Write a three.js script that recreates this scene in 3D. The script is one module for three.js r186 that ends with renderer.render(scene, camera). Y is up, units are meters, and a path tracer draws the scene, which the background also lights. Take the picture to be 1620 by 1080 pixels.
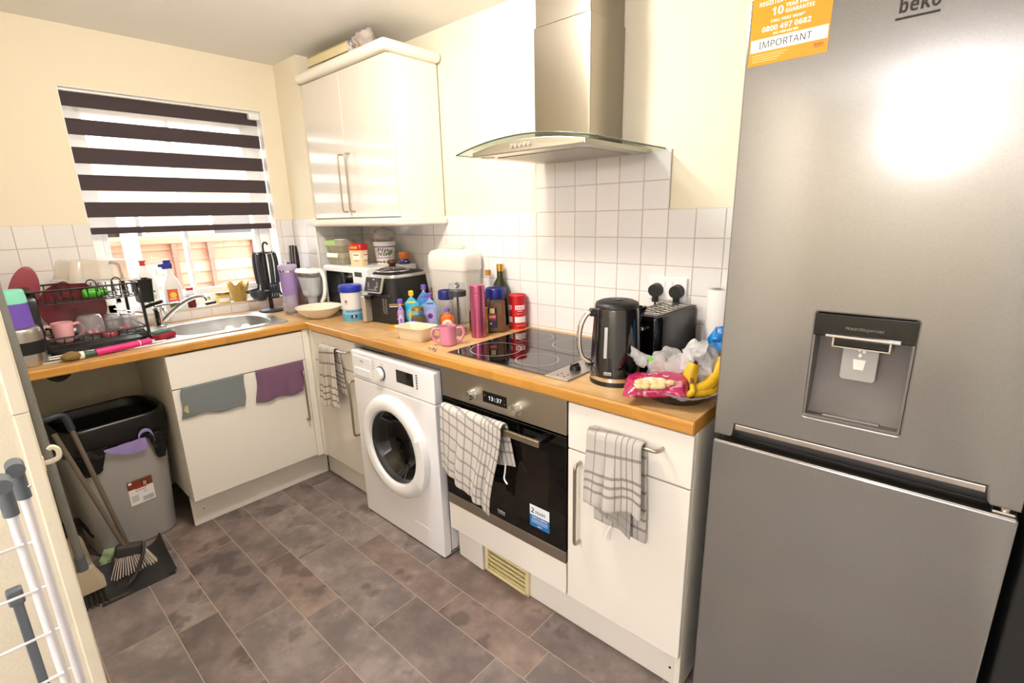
import * as THREE from 'three';
import { RoundedBoxGeometry } from 'three/addons/geometries/RoundedBoxGeometry.js';
import { mergeGeometries, mergeVertices, toCreasedNormals } from 'three/addons/utils/BufferGeometryUtils.js';
import { ImprovedNoise } from 'three/addons/math/ImprovedNoise.js';
import { TextGeometry } from 'three/addons/geometries/TextGeometry.js';
import { FontLoader } from 'three/addons/loaders/FontLoader.js';
import { RectAreaLightUniformsLib } from 'three/addons/lights/RectAreaLightUniformsLib.js';

// ---------- camera, sky, lights, exposure (metres; X along the hob wall from the window wall, Y up, Z out from the hob wall)
const scene = new THREE.Scene();
const camera = new THREE.PerspectiveCamera(69.69, 1.5, 0.02, 60);
camera.position.set(3.1233, 1.4286, 1.7633);
camera.up.set(-0.14797, 0.96809, -0.20227);
camera.lookAt(2.47614, 1.17916, 1.04291);
scene.background = new THREE.Color().setRGB(0.9, 0.95, 1.0);
scene.backgroundIntensity = 8.5;
const renderer = new THREE.WebGLRenderer({ antialias: true });
renderer.toneMapping = THREE.LinearToneMapping;
renderer.toneMappingExposure = 1.52;
renderer.shadowMap.enabled = true;
RectAreaLightUniformsLib.init();
// ---------- helpers
const taken = {};
const numbered = (n) => { const k = taken[n] = (taken[n] ?? -1) + 1; return k ? n + '_' + String(k).padStart(3, '0') : n; };
let seed = 7; const rnd = () => { seed = (seed * 1664525 + 1013904223) >>> 0; return seed / 4294967296; };
const rr = (a, b) => a + (b - a) * rnd();
const perlin = new ImprovedNoise();
const V = (x, y, z) => new THREE.Vector3(x, y, z);
const sm = (a, b, x) => { const t = Math.min(1, Math.max(0, (x - a) / (b - a))); return t * t * (3 - 2 * t); };
function shadow(o) { o.castShadow = o.receiveShadow = true; return o; }
function thing(name, label, category, [x, y, z] = [0, 0, 0], turn = 0, group) {
  const o = new THREE.Group(); o.name = numbered(name); o.position.set(x, y, z); o.rotation.y = turn; scene.add(o);
  o.userData = { label, category }; if (group) o.userData.group = group; return o;
}
function part(parent, name, geo, mat, label) {
  const m = shadow(new THREE.Mesh(Array.isArray(geo) ? merge(geo) : geo, mat)); m.name = name;
  if (label) m.userData.label = label; parent.add(m); return m;
}
function single(name, label, category, geo, mat, group) {
  const m = part(scene, numbered(name), geo, mat); m.userData = { label, category }; if (group) m.userData.group = group; return m;
}
function struct(name, geo, mat, parent) {
  const m = part(parent || scene, name, geo, mat); if (!parent) m.userData.kind = 'structure'; return m;
}
function merge(list) {
  return mergeGeometries(list.map((g) => { g = g.index ? g.toNonIndexed() : g; for (const k of Object.keys(g.attributes)) if (!['position', 'normal', 'uv'].includes(k)) g.deleteAttribute(k); return g; }));
}
const at = (g, x = 0, y = 0, z = 0) => g.translate(x, y, z);
// box from its two corners, uv in metres
function uvBox(g) {
  g = g.index ? g.toNonIndexed() : g; const p = g.attributes.position, uv = new Float32Array(p.count * 2);
  for (let i = 0; i < p.count; i += 3) {
    const a = V().fromBufferAttribute(p, i), b = V().fromBufferAttribute(p, i + 1), c = V().fromBufferAttribute(p, i + 2);
    const n = b.clone().sub(a).cross(c.clone().sub(a)); const ax = Math.abs(n.x), ay = Math.abs(n.y), az = Math.abs(n.z);
    [a, b, c].forEach((q, k) => { const [u, v] = ay >= ax && ay >= az ? [q.x, q.z] : ax >= az ? [q.z, q.y] : [q.x, q.y]; uv[(i + k) * 2] = u; uv[(i + k) * 2 + 1] = v; });
  }
  g.setAttribute('uv', new THREE.BufferAttribute(uv, 2)); return g;
}
function bx(x0, y0, z0, x1, y1, z1, r = 0) {
  const w = x1 - x0, h = y1 - y0, d = z1 - z0, q = Math.min(r, w / 2.01, h / 2.01, d / 2.01);
  const g = q > 0 ? new RoundedBoxGeometry(w, h, d, 2, q) : new THREE.BoxGeometry(w, h, d);
  return uvBox(at(g, (x0 + x1) / 2, (y0 + y1) / 2, (z0 + z1) / 2));
}
const cb = (w, h, d, r = 0, y = 0) => bx(-w / 2, y, -d / 2, w / 2, y + h, d / 2, r);   // centred box standing on y
const lathe = (pts, seg = 40) => new THREE.LatheGeometry(pts.map(([r, y]) => new THREE.Vector2(r, y)), seg);
const cyl = (r0, r1, h, y = 0, seg = 32, open = false, ts = 0, tl = Math.PI * 2) => at(new THREE.CylinderGeometry(r0, r1, h, seg, 1, open, ts, tl), 0, y + h / 2, 0);
function rod(a, b, r, seg = 8, r2) {
  const A = V(...a), B = V(...b), d = B.clone().sub(A), g = new THREE.CylinderGeometry(r2 ?? r, r, d.length(), seg);
  g.translate(0, d.length() / 2, 0); g.applyQuaternion(new THREE.Quaternion().setFromUnitVectors(V(0, 1, 0), d.normalize())); return g.translate(...a);
}
function tube(pts, r, n = 24, seg = 8, closed = false, tension = 0.5) {
  return new THREE.TubeGeometry(new THREE.CatmullRomCurve3(pts.map((p) => V(...p)), closed, 'catmullrom', tension), n, r, seg, closed);
}
// polyline of rods with ball joints: bent wire
function wire(pts, r, seg = 6) {
  const out = []; for (let i = 0; i + 1 < pts.length; i++) { out.push(rod(pts[i], pts[i + 1], r, seg)); if (i) out.push(at(new THREE.SphereGeometry(r, 6, 4), ...pts[i])); } return merge(out);
}
function grid(nu, nv, f, thick = 0) {   // surface f(u,v) -> [x,y,z]; with thickness a closed sheet
  const P = [], UV = [], I = []; const row = nv + 1;
  for (let i = 0; i <= nu; i++) for (let j = 0; j <= nv; j++) { P.push(...f(i / nu, j / nv)); UV.push(i / nu, j / nv); }
  for (let i = 0; i < nu; i++) for (let j = 0; j < nv; j++) { const a = i * row + j, b = a + row; I.push(a, b, a + 1, b, b + 1, a + 1); }
  let g = new THREE.BufferGeometry(); g.setAttribute('position', new THREE.Float32BufferAttribute(P, 3)); g.setAttribute('uv', new THREE.Float32BufferAttribute(UV, 2)); g.setIndex(I); g.computeVertexNormals();
  if (!thick) return g;
  const N = g.attributes.normal, n = P.length / 3, P2 = P.slice(), UV2 = UV.concat(UV), I2 = I.slice();
  for (let k = 0; k < n; k++) P2.push(P[k * 3] - N.getX(k) * thick, P[k * 3 + 1] - N.getY(k) * thick, P[k * 3 + 2] - N.getZ(k) * thick);
  for (let k = 0; k < I.length; k += 3) I2.push(I[k] + n, I[k + 2] + n, I[k + 1] + n);
  const edge = (a, b) => I2.push(a, a + n, b, b, a + n, b + n);
  for (let i = 0; i < nu; i++) { edge(i * row, (i + 1) * row); edge((i + 1) * row + nv, i * row + nv); }
  for (let j = 0; j < nv; j++) { edge(j + 1, j); edge(nu * row + j, nu * row + j + 1); }
  g = new THREE.BufferGeometry(); g.setAttribute('position', new THREE.Float32BufferAttribute(P2, 3)); g.setAttribute('uv', new THREE.Float32BufferAttribute(UV2, 2)); g.setIndex(I2); g.computeVertexNormals(); return g;
}
function crumple(g, amp, f, s = 0) {
  g = mergeVertices(g); g.deleteAttribute('normal'); const p = g.attributes.position;
  for (let i = 0; i < p.count; i++) {
    const x = p.getX(i), y = p.getY(i), z = p.getZ(i), n = (k) => perlin.noise(x * f + s + k * 17, y * f + k * 5, z * f + s) + 0.5 * perlin.noise(x * f * 2.3 + s + k * 9, y * f * 2.3, z * f * 2.3 + k);
    p.setXYZ(i, x + amp * n(1), y + amp * n(2), z + amp * n(3));
  }
  g.computeVertexNormals(); return g;
}
const rrect = (w, h, r, cx = 0, cy = 0, T = THREE.Shape) => { const s = new T(), x = cx - w / 2, y = cy - h / 2; s.moveTo(x + r, y); s.lineTo(x + w - r, y); s.quadraticCurveTo(x + w, y, x + w, y + r); s.lineTo(x + w, y + h - r); s.quadraticCurveTo(x + w, y + h, x + w - r, y + h); s.lineTo(x + r, y + h); s.quadraticCurveTo(x, y + h, x, y + h - r); s.lineTo(x, y + r); s.quadraticCurveTo(x, y, x + r, y); return s; };
const ext = (s, depth, bevel = 0, seg = 10) => new THREE.ExtrudeGeometry(s, { depth: depth - 2 * bevel, bevelEnabled: bevel > 0, bevelSize: bevel, bevelThickness: bevel, bevelOffset: -bevel, bevelSegments: 2, curveSegments: seg }).translate(0, 0, bevel);
const flat = (s, depth, bevel, seg) => ext(s, depth, bevel, seg).rotateX(-Math.PI / 2);   // shape (x, -z) laid flat, rising in y
// rings of rounded rectangles [w, d, r, y] joined to a skin (tubs, bins, bowls)
function rings(list, n = 40, cap0 = true, cap1 = false) {
  const ring = ([w, d, r, y, cx = 0, cz = 0]) => { const s = rrect(w, d, r, cx, cz); return s.getSpacedPoints(n).slice(0, n).map((p) => [p.x, y, -p.y]); };
  const R = list.map(ring), P = [], UV = [], I = [];
  R.forEach((q, i) => { for (let k = 0; k <= n; k++) { P.push(...q[k % n]); UV.push(k / n, i / (R.length - 1)); } });
  for (let i = 0; i + 1 < R.length; i++) for (let k = 0; k < n; k++) { const a = i * (n + 1) + k, b = a + n + 1; I.push(a, a + 1, b, b, a + 1, b + 1); }
  const cap = (i, up) => { const c = P.length / 3, q = R[i]; const m = [0, 1, 2].map((j) => q.reduce((s, v) => s + v[j], 0) / n); P.push(...m); UV.push(0.5, 0.5); const st = P.length / 3; q.forEach((v) => { P.push(...v); UV.push(0.5, 0.5); }); for (let k = 0; k < n; k++) up ? I.push(c, st + k, st + (k + 1) % n) : I.push(c, st + (k + 1) % n, st + k); };
  if (cap0) cap(0, false); if (cap1) cap(R.length - 1, true);
  const g = new THREE.BufferGeometry(); g.setAttribute('position', new THREE.Float32BufferAttribute(P, 3)); g.setAttribute('uv', new THREE.Float32BufferAttribute(UV, 2)); g.setIndex(I); g.computeVertexNormals(); return g;
}

// ---------- textures: what the surfaces are made of
function vnoise(per, s) {
  const h = (x, y) => { let n = Math.imul(((x % per) + per) % per, 374761393) + Math.imul(((y % per) + per) % per, 668265263) + Math.imul(s, 2246822519); n = Math.imul(n ^ (n >>> 13), 1274126177); return ((n ^ (n >>> 16)) >>> 0) / 4294967296; };
  return (x, y) => { const xi = Math.floor(x), yi = Math.floor(y), u = x - xi, v = y - yi, a = u * u * (3 - 2 * u), b = v * v * (3 - 2 * v); return (h(xi, yi) * (1 - a) + h(xi + 1, yi) * a) * (1 - b) + (h(xi, yi + 1) * (1 - a) + h(xi + 1, yi + 1) * a) * b; };
}
const fbm = (per, s, oct = 4) => { const L = []; for (let i = 0; i < oct; i++) L.push(vnoise(per << i, s + i * 31)); return (x, y) => { let t = 0, a = 0.5; L.forEach((n, i) => { t += a * n(x * per * (1 << i), y * per * (1 << i)); a *= 0.5; }); return t / (1 - Math.pow(0.5, oct)); }; };
function tex(size, metres, f, srgb = true) {
  const d = new Uint8Array(size * size * 4);
  for (let j = 0; j < size; j++) for (let i = 0; i < size; i++) { const c = f(i / size, j / size), k = (j * size + i) * 4; for (let q = 0; q < 3; q++) d[k + q] = Math.max(0, Math.min(255, (c.length ? c[q] : c) * 255)); d[k + 3] = 255; }
  const t = new THREE.DataTexture(d, size, size); t.wrapS = t.wrapT = THREE.RepeatWrapping; t.magFilter = THREE.LinearFilter; t.minFilter = THREE.LinearMipmapLinearFilter; t.generateMipmaps = true;
  if (srgb) t.colorSpace = THREE.SRGBColorSpace; t.repeat.set(1 / metres, 1 / metres); t.needsUpdate = true; return t;
}
function print(w, h, draw) {
  const c = document.createElement('canvas'); c.width = w; c.height = h; const g = c.getContext('2d'); draw(g, w, h);
  const t = new THREE.CanvasTexture(c); t.colorSpace = THREE.SRGBColorSpace; t.anisotropy = 4; return t;
}
const mixc = (a, b, t) => [0, 1, 2].map((i) => a[i] + (b[i] - a[i]) * t);
const hex = (h) => [(h >> 16) / 255, ((h >> 8) & 255) / 255, (h & 255) / 255];
const std = (o) => new THREE.MeshStandardMaterial({ roughness: 0.5, ...o });
const phy = (o) => new THREE.MeshPhysicalMaterial({ roughness: 0.4, ...o });

const n8 = fbm(8, 3), n4 = fbm(4, 11), n16 = fbm(16, 5, 5), n64 = fbm(64, 9, 3);
const paintBump = tex(256, 0.25, (x, y) => 0.5 + 0.5 * (n64(x, y) - 0.5) + 0.25 * (n16(x, y) - 0.5), false);
const brushed = tex(256, 0.3, (x, y) => { const v = vnoise(256, 4)(x * 256, y * 8) * 0.6 + vnoise(128, 8)(x * 128, y * 4) * 0.4; return 0.42 + 0.16 * v; }, false);
const metalSpeck = tex(512, 0.09, (x, y) => { const v = n64(x, y); return [0.57 + 0.05 * (v - 0.5), 0.563 + 0.05 * (v - 0.5), 0.553 + 0.05 * (v - 0.5)]; });
// staved oak-coloured worktop, staves along u
const staveN = vnoise(64, 77);
const wood = (base, worn, wear) => tex(1024, 1.0, (x, y) => {
  const row = Math.floor(y * 24), off = staveN(row * 7.3, 1.5) * 3, stave = Math.floor(x * 2.5 + off), tone = staveN(stave * 3.7 + 0.5, row * 1.9 + 0.5);
  const g = vnoise(1024, 21)(x * 24 + row * 3, y * 520) * 0.5 + vnoise(512, 22)(x * 12, y * 210 + 2 * n8(x, y)) * 0.5;
  let c = mixc(base.map((v) => v * 0.9), base.map((v) => Math.min(1, v * 1.08)), tone); c = c.map((v, i) => v * (0.93 + 0.13 * g - (i === 2 ? 0.03 * g : 0)));
  return mixc(c, worn, wear * sm(0.5, 0.72, n8(x, y) * 0.6 + n16(x, y) * 0.4));
});
const woodTop = wood(hex(0xc89f6a), hex(0xd8bd92), 0.55), woodEdge = wood(hex(0xc08a3e), hex(0xa87838), 0.35);
const slateTex = tex(1024, 0.9, (x, y) => {
  const a = n4(x, y), b = n16(x, y), c = n64(x, y), streak = fbm(6, 41)(x + 0.12 * n8(x, y), y * 0.999);
  let t = mixc(hex(0x6f6563), hex(0x9b8f8a), sm(0.3, 0.7, a * 0.4 + b * 0.35 + streak * 0.25)); t = mixc(t, hex(0x544b4a), 0.7 * sm(0.56, 0.7, streak * 0.7 + b * 0.3)); t = mixc(t, hex(0xa99a90), 0.3 * sm(0.6, 0.75, b * 0.6 + c * 0.4));
  return t.map((v) => v * (0.96 + 0.08 * c));
});
const slateBump = tex(512, 0.45, (x, y) => n16(x, y) * 0.7 + n64(x, y) * 0.3, false);
const terry = tex(256, 0.06, (x, y) => 0.5 + 0.5 * vnoise(32, 6)(x * 32, y * 32) - 0.25 + 0.3 * vnoise(64, 7)(x * 64, y * 64), false);
const wobble = tex(256, 0.3, (x, y) => n4(x, y), false);
const crinkleB = tex(512, 0.12, (x, y) => { const a = Math.abs(fbm(6, 55)(x, y) - 0.5) * 2, b = Math.abs(fbm(14, 56)(x, y) - 0.5) * 2; return Math.min(1, a * 0.7 + b * 0.5); }, false);

// ---------- materials
const M = {
  wall: std({ color: 0xede4cd, roughness: 0.85, bumpMap: paintBump, bumpScale: 0.0012 }),
  ceil: std({ color: 0xeceae6, roughness: 0.9, bumpMap: paintBump, bumpScale: 0.0012 }),
  white: std({ color: 0xf1efe9, roughness: 0.45 }),
  pvc: std({ color: 0xf4f4f2, roughness: 0.3 }),
  gloss: phy({ color: 0xe4ddd3, roughness: 0.25, clearcoat: 0.35, clearcoatRoughness: 0.05 }),
  matt: std({ color: 0xeeeae2, roughness: 0.5 }),
  carcass: std({ color: 0xf2eee2, roughness: 0.45 }),
  creamTrim: std({ color: 0xefe6cf, roughness: 0.5, bumpMap: paintBump, bumpScale: 0.0008 }),
  tile: phy({ color: 0xedeae9, roughness: 0.14, bumpMap: wobble, bumpScale: 0.0012 }),
  tile2: phy({ color: 0xe8e6e6, roughness: 0.17, bumpMap: wobble, bumpScale: 0.0014 }),
  grout: std({ color: 0xcfc3b0, roughness: 0.9 }),
  seam: std({ color: 0xb5a592, roughness: 0.8 }),
  slate: std({ map: slateTex, roughness: 0.5, bumpMap: slateBump, bumpScale: 0.0012 }),
  slateD: std({ map: slateTex, color: 0xe3dedd, roughness: 0.48, bumpMap: slateBump, bumpScale: 0.0012 }),
  slateW: std({ map: slateTex, color: 0xfff4ec, roughness: 0.52, bumpMap: slateBump, bumpScale: 0.0012 }),
  woodTop: phy({ map: woodTop, roughness: 0.42, bumpMap: woodTop, bumpScale: 0.0003 }),
  woodEdge: phy({ map: woodEdge, roughness: 0.36 }),
  steel: phy({ color: 0xc4c1ba, metalness: 1, roughness: 0.3 }),
  steelBrushed: phy({ color: 0xa39d92, metalness: 1, roughness: 0.24, anisotropy: 0.92, anisotropyRotation: Math.PI / 2, bumpMap: brushed, bumpScale: 0.00004 }),
  steelSink: std({ color: 0xd4d2ce, metalness: 1, roughness: 0.3 }),
  ovenSteel: std({ color: 0xb3aca1, metalness: 1, roughness: 0.38, bumpMap: brushed, bumpScale: 0.00008 }),
  chrome: std({ color: 0xe4e4e4, metalness: 1, roughness: 0.08 }),
  nickel: std({ color: 0xb3a898, metalness: 1, roughness: 0.3 }),
  fridge: std({ color: 0xffffff, map: metalSpeck, metalness: 0.55, roughness: 0.14 }),
  fridgeEdge: std({ color: 0xcfcbc4, metalness: 1, roughness: 0.22 }),
  fridgeSide: std({ color: 0x3b3a3a, roughness: 0.5 }),
  blackGloss: phy({ color: 0x0a0a0b, roughness: 0.06 }),
  blackGlass: phy({ color: 0x050506, roughness: 0.03 }),
  hobGlass: phy({ color: 0x0a090a, roughness: 0.03, specularIntensity: 1, ior: 1.75 }),
  blackMatt: std({ color: 0x131314, roughness: 0.45 }),
  blackWire: std({ color: 0x0e0e0f, roughness: 0.35 }),
  blackPl: std({ color: 0x101011, roughness: 0.3 }),
  charcoal: std({ color: 0x2b3138, roughness: 0.5 }),
  grey: std({ color: 0x5f666d, roughness: 0.5 }),
  greyTube: std({ color: 0x7b7b76, roughness: 0.45 }),
  taupe: std({ color: 0x766a5c, roughness: 0.5, metalness: 0.3 }),
  beige: std({ color: 0xb5a88e, roughness: 0.6 }),
  rodWhite: std({ color: 0xecebee, roughness: 0.35 }),
  clear: phy({ color: 0xffffff, transmission: 1, thickness: 0.003, roughness: 0.01, ior: 1.5 }),
  plasticClear: phy({ color: 0xf2f0f4, transmission: 0.85, thickness: 0.003, roughness: 0.08, ior: 1.48 }),
  clearTint: phy({ color: 0xf3f4f6, transmission: 1, thickness: 0, roughness: 0.08 }),
  frost: phy({ color: 0xfbf9f5, transmission: 0.45, thickness: 0, roughness: 0.6 }),
  pane: phy({ color: 0xffffff, transmission: 1, thickness: 0, roughness: 0 }),
  hoodGlass: phy({ color: 0xdfe6e0, transmission: 1, thickness: 0, roughness: 0.01 }),
  hoodEdge: phy({ color: 0x3a4a40, roughness: 0.15 }),
  pinkMetal: phy({ color: 0xb5587f, metalness: 0.75, roughness: 0.28, clearcoat: 0.4 }),
  pinkMug: phy({ color: 0xcf7f9c, roughness: 0.25, clearcoat: 0.5 }),
  palePink: phy({ color: 0xe3a9ad, roughness: 0.35 }),
  rose: phy({ color: 0x9e4c58, roughness: 0.4 }),
  plum: phy({ color: 0x6d2029, roughness: 0.2 }),
  lilac: phy({ color: 0xa58bc6, roughness: 0.4 }),
  lilacPale: phy({ color: 0xbfb0d8, roughness: 0.25 }),
  purple: phy({ color: 0x6d4fb4, roughness: 0.4 }),
  mint: phy({ color: 0x86dcc0, roughness: 0.4 }),
  navy: phy({ color: 0x1d2370, roughness: 0.25 }),
  blue: phy({ color: 0x2135ad, roughness: 0.3 }),
  red: phy({ color: 0xc01a20, roughness: 0.3 }),
  gold: std({ color: 0xc9a349, metalness: 0.9, roughness: 0.3 }),
  cream: phy({ color: 0xf2ead6, roughness: 0.25 }),
  card: std({ color: 0xa7a08b, roughness: 0.9, bumpMap: terry, bumpScale: 0.0006 }),
  paper: std({ color: 0xf7f5f2, roughness: 0.8 }),
  kitchenPaper: std({ color: 0xf8f6f3, roughness: 0.95, bumpMap: terry, bumpScale: 0.0008 }),
  darkLiquid: phy({ color: 0x2a0f08, roughness: 0.1 }),
  rubber: std({ color: 0x080808, roughness: 0.7 }),
  film: phy({ color: 0xfbfafb, transmission: 0.45, thickness: 0, roughness: 0.16, bumpMap: crinkleB, bumpScale: 0.004 }),
  banana: std({ map: tex(256, 0.12, (x, y) => { let c = mixc(hex(0xe6bd1e), hex(0xd39f18), n8(x, y)); c = mixc(c, hex(0x4a2f12), 0.85 * sm(0.66, 0.72, n16(x, y))); return c; }), roughness: 0.5 }),
};
const T = 0.914;   // worktop surface
const handleCurve = new THREE.CatmullRomCurve3([[0.062, 0.225, 0], [0.088, 0.218, 0], [0.108, 0.185, 0], [0.115, 0.13, 0], [0.104, 0.08, 0], [0.075, 0.058, 0]].map((p) => V(...p)));
// ---------- room shell
{ // floor: vinyl planks in two widths, running along the hob wall
  const floor = struct('floor', bx(-0.02, -0.06, -0.02, 3.5, -0.0008, 5.3), M.seam);
  const rows = [[-0.01, 0.165, .4], [0.165, 0.365, .75], [0.365, 0.498, .1], [0.498, 0.7, 0.233], [0.7, 0.832, 0.32], [0.832, 1.033, 0.2], [1.033, 1.17, 0.11], [1.17, 1.37, 0.4], [1.37, 1.506, 0.247], [1.506, 1.706, 0.183], [1.706, 1.84, 0.05], [1.84, 2.04, 0.3], [2.04, 2.175, 0.6], [2.175, 2.375, 0.15], [2.375, 2.51, 0.5], [2.51, 2.71, 0.3], [2.71, 2.845, 0.2], [2.845, 3.045, 0.5], [3.045, 3.6, 0.1], [3.6, 4.4, 0.3], [4.4, 5.25, 0.6]];
  const order = [1, 1, 0, 1, 0, 0, 1, 1, 1, 1, 0, 1, 0, 1, 0, 1, 0, 1, 0, 1, 0];
  rows.forEach(([z0, z1, s], ri) => {
    let x = s - 0.99, long = !order[ri];
    while (x < 3.45) {
      const w = long ? 0.565 : 0.425, a = Math.max(x, -0.01), b = Math.min(x + w, 3.45); long = !long; x += w;
      if (b - a < 0.01) continue; if (z0 > 1.78 && b < 1.9) continue;
      const g = bx(a + 0.0015, -0.003, z0 + 0.0015, b - 0.0015, 0, z1 - 0.0015), u = g.attributes.uv, ox = rr(0, 5), oy = rr(0, 5);
      for (let i = 0; i < u.count; i++) u.setXY(i, u.getX(i) + ox, u.getY(i) + oy);
      part(floor, numbered('plank'), g, [M.slate, M.slateD, M.slateW, M.slate][Math.floor(rnd() * 4)]);
    }
  });
}
const CE = 2.303;
struct('ceiling', bx(-0.32, CE, -0.2, 3.6, CE + 0.12, 5.4), M.ceil);
const wallBack = struct('wall_back', bx(-0.32, -0.06, -0.2, 3.6, CE, 0), M.wall);
const WZ0 = 0.415, WZ1 = 1.305, WY0 = 0.972, WY1 = 2.046;
const wallLeft = struct('wall_left', [bx(-0.3, -0.06, 0, 0, CE, WZ0), bx(-0.3, -0.06, WZ1, 0, CE, 1.95), bx(-0.3, -0.06, WZ0, 0, WY0 - 0.012, WZ1), bx(-0.3, WY1, WZ0, 0, CE, WZ1)], M.wall);
const wallCorner = struct('wall_corner', bx(0, -0.06, 0, 0.281, CE, 0.309), M.wall);
struct('wall_right', bx(3.42, -0.06, 0, 3.6, CE, 5.4), M.white);
struct('wall_front', bx(1.9, -0.06, 5.2, 3.42, CE, 5.4), M.wall);
const wallPier = struct('wall_pier', [bx(0, -0.06, 1.765, 1.9, CE, 1.95), bx(1.9, -0.06, 1.752, 2.0, CE, 5.2)], M.wall);
{ // painted timber lining on the end of the pier, in two lengths
  struct('trim_1', bx(1.92, 0, 1.732, 2.004, 1.128, 1.7525, 0.003), M.creamTrim);
  struct('trim_2', bx(1.92, 1.1285, 1.7315, 2.0045, CE, 1.753, 0.003), M.creamTrim);
}
struct('baseboard_right', bx(3.405, 0, 0.62, 3.42, 0.1, 5.2, 0.004), M.white);
// wall tiles, each its own piece, on a bed of grout
const YT = 1.436, P = 0.1025;
function tiles(wall, frame, rects) {
  for (const [a0, b0, a1, b1] of rects) {
    if (a1 - a0 < 0.012 || b1 - b0 < 0.012) continue;
    const g = frame(a0 + 0.0014, b0 + 0.0014, a1 - 0.0014, b1 - 0.0014), u = g.attributes.uv, ox = rr(0, 4), oy = rr(0, 4);
    for (let i = 0; i < u.count; i++) u.setXY(i, u.getX(i) + ox, u.getY(i) + oy);
    part(wall, numbered('tile'), g, rnd() < 0.6 ? M.tile : M.tile2);
  }
}
const cells = (a0, a1, aOff, b0, b1, bOff) => { const out = []; for (let i = Math.floor((a0 - aOff) / P); aOff + i * P < a1; i++) for (let j = Math.floor((b0 - bOff) / P); bOff + j * P < b1 - 1e-6; j++) out.push([Math.max(a0, aOff + i * P), Math.max(b0, bOff + j * P), Math.min(a1, aOff + (i + 1) * P), Math.min(b1, bOff + (j + 1) * P)]); return out; };
const onBack = (x0, y0, x1, y1) => bx(x0, y0, 0.001, x1, y1, 0.009, 0.0016);
part(wallBack, 'grout', [bx(0.281, T - 0.03, 0, 2.76, YT, 0.0065), bx(1.712, YT, 0, 2.327, YT + 2 * P, 0.0065)], M.grout);
tiles(wallBack, onBack, cells(0.29, 2.76, 1.8145, T - 0.03, YT, YT));
tiles(wallBack, onBack, cells(1.712, 2.327, 1.8145, YT, YT + 2 * P, YT));
const onLeft = (z0, y0, z1, y1) => bx(0.001, y0, z0, 0.009, y1, z1, 0.0016);
part(wallLeft, 'grout', [bx(0, T - 0.03, WZ1, 0.0065, YT, 1.76), bx(0, T - 0.03, 0.309, 0.0065, YT, WZ0), bx(0, T - 0.03, WZ0, 0.0065, WY0, WZ1)], M.grout);
tiles(wallLeft, onLeft, cells(WZ1, 1.76, 1.366, T - 0.03, YT, YT));
tiles(wallLeft, onLeft, cells(0.318, WZ0, 0.29, T - 0.03, YT, YT));
tiles(wallLeft, onLeft, cells(WZ0, WZ1, 0.44, T - 0.03, WY0 - 0.012, T - 0.045));
part(wallCorner, 'grout', [bx(0, T - 0.03, 0.309, 0.281, YT, 0.3155), bx(0.281, T - 0.03, 0.009, 0.2875, YT, 0.309)], M.grout);
tiles(wallCorner, (x0, y0, x1, y1) => bx(x0, y0, 0.31, x1, y1, 0.318, 0.0016), cells(0.009, 0.284, 0.0765, T - 0.03, YT, YT));
tiles(wallCorner, (z0, y0, z1, y1) => bx(0.282, y0, z0, 0.29, y1, z1, 0.0016), cells(0.01, 0.308, 0.1, T - 0.03, YT, YT));
part(wallCorner, 'corner_bead', bx(0.2805, T, 0.308, 0.2915, YT, 0.319, 0.003), M.pvc);
tiles(wallLeft, (z0, x0, z1, x1) => bx(x0, WY0 - 0.011, z0, x1, WY0 - 0.003, z1, 0.0016), cells(WZ0 + 0.002, WZ1 - 0.002, 0.44, -0.115, 0.006, -0.0975));
part(wallLeft, 'grout', bx(-0.115, WY0 - 0.0125, WZ0, 0.004, WY0 - 0.006, WZ1), M.grout);

// ---------- window with white plastic frame, two panes
{
  const w = new THREE.Group(); w.name = 'window_1'; w.userData = { kind: 'structure' }; scene.add(w);
  const X0 = -0.19, X1 = -0.115, f = 0.058;
  part(w, 'window_frame', [bx(X0, WY0 - 0.012, WZ0 - 0.002, X1, WY0 + f, WZ1 + 0.002, 0.006), bx(X0, WY1 - f, WZ0 - 0.002, X1, WY1 + 0.002, WZ1 + 0.002, 0.006), bx(X0, WY0, WZ0 - 0.002, X1, WY1, WZ0 + f, 0.006), bx(X0, WY0, WZ1 - f, X1, WY1, WZ1 + 0.002, 0.006)], M.pvc);
  part(w, 'window_sash', [bx(X0 + 0.02, WY0 + f, WZ0 + f, X1 - 0.012, WY0 + f + 0.03, WZ1 - f, 0.005), bx(X0 + 0.02, WY1 - f - 0.03, WZ0 + f, X1 - 0.012, WY1 - f, WZ1 - f, 0.005), bx(X0 + 0.02, WY0 + f, WZ0 + f, X1 - 0.012, WY1 - f, WZ0 + f + 0.028, 0.005), bx(X0 + 0.02, WY0 + f, WZ1 - f - 0.028, X1 - 0.012, WY1 - f, WZ1 - f, 0.005)], M.pvc);
  part(w, 'glazing_bar', bx(X0 + 0.02, WY0 + f, 0.859, X1 - 0.008, WY1 - f, 0.882, 0.004), M.pvc);
  part(w, 'reveal_lining', [bx(-0.115, WY0, WZ0 - 0.001, -0.001, WY1, WZ0 + 0.004), bx(-0.115, WY0, WZ1 - 0.004, -0.001, WY1, WZ1 + 0.001), bx(-0.115, WY1 - 0.004, WZ0, -0.001, WY1 + 0.001, WZ1)], M.white);
  part(w, 'pane', bx(-0.156, WY0 + f, WZ0 + f, -0.153, WY1 - f, 0.859), M.pane);
  part(w, 'pane_001', bx(-0.156, WY0 + f, 0.882, -0.153, WY1 - f, WZ1 - f), M.pane);
}
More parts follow.
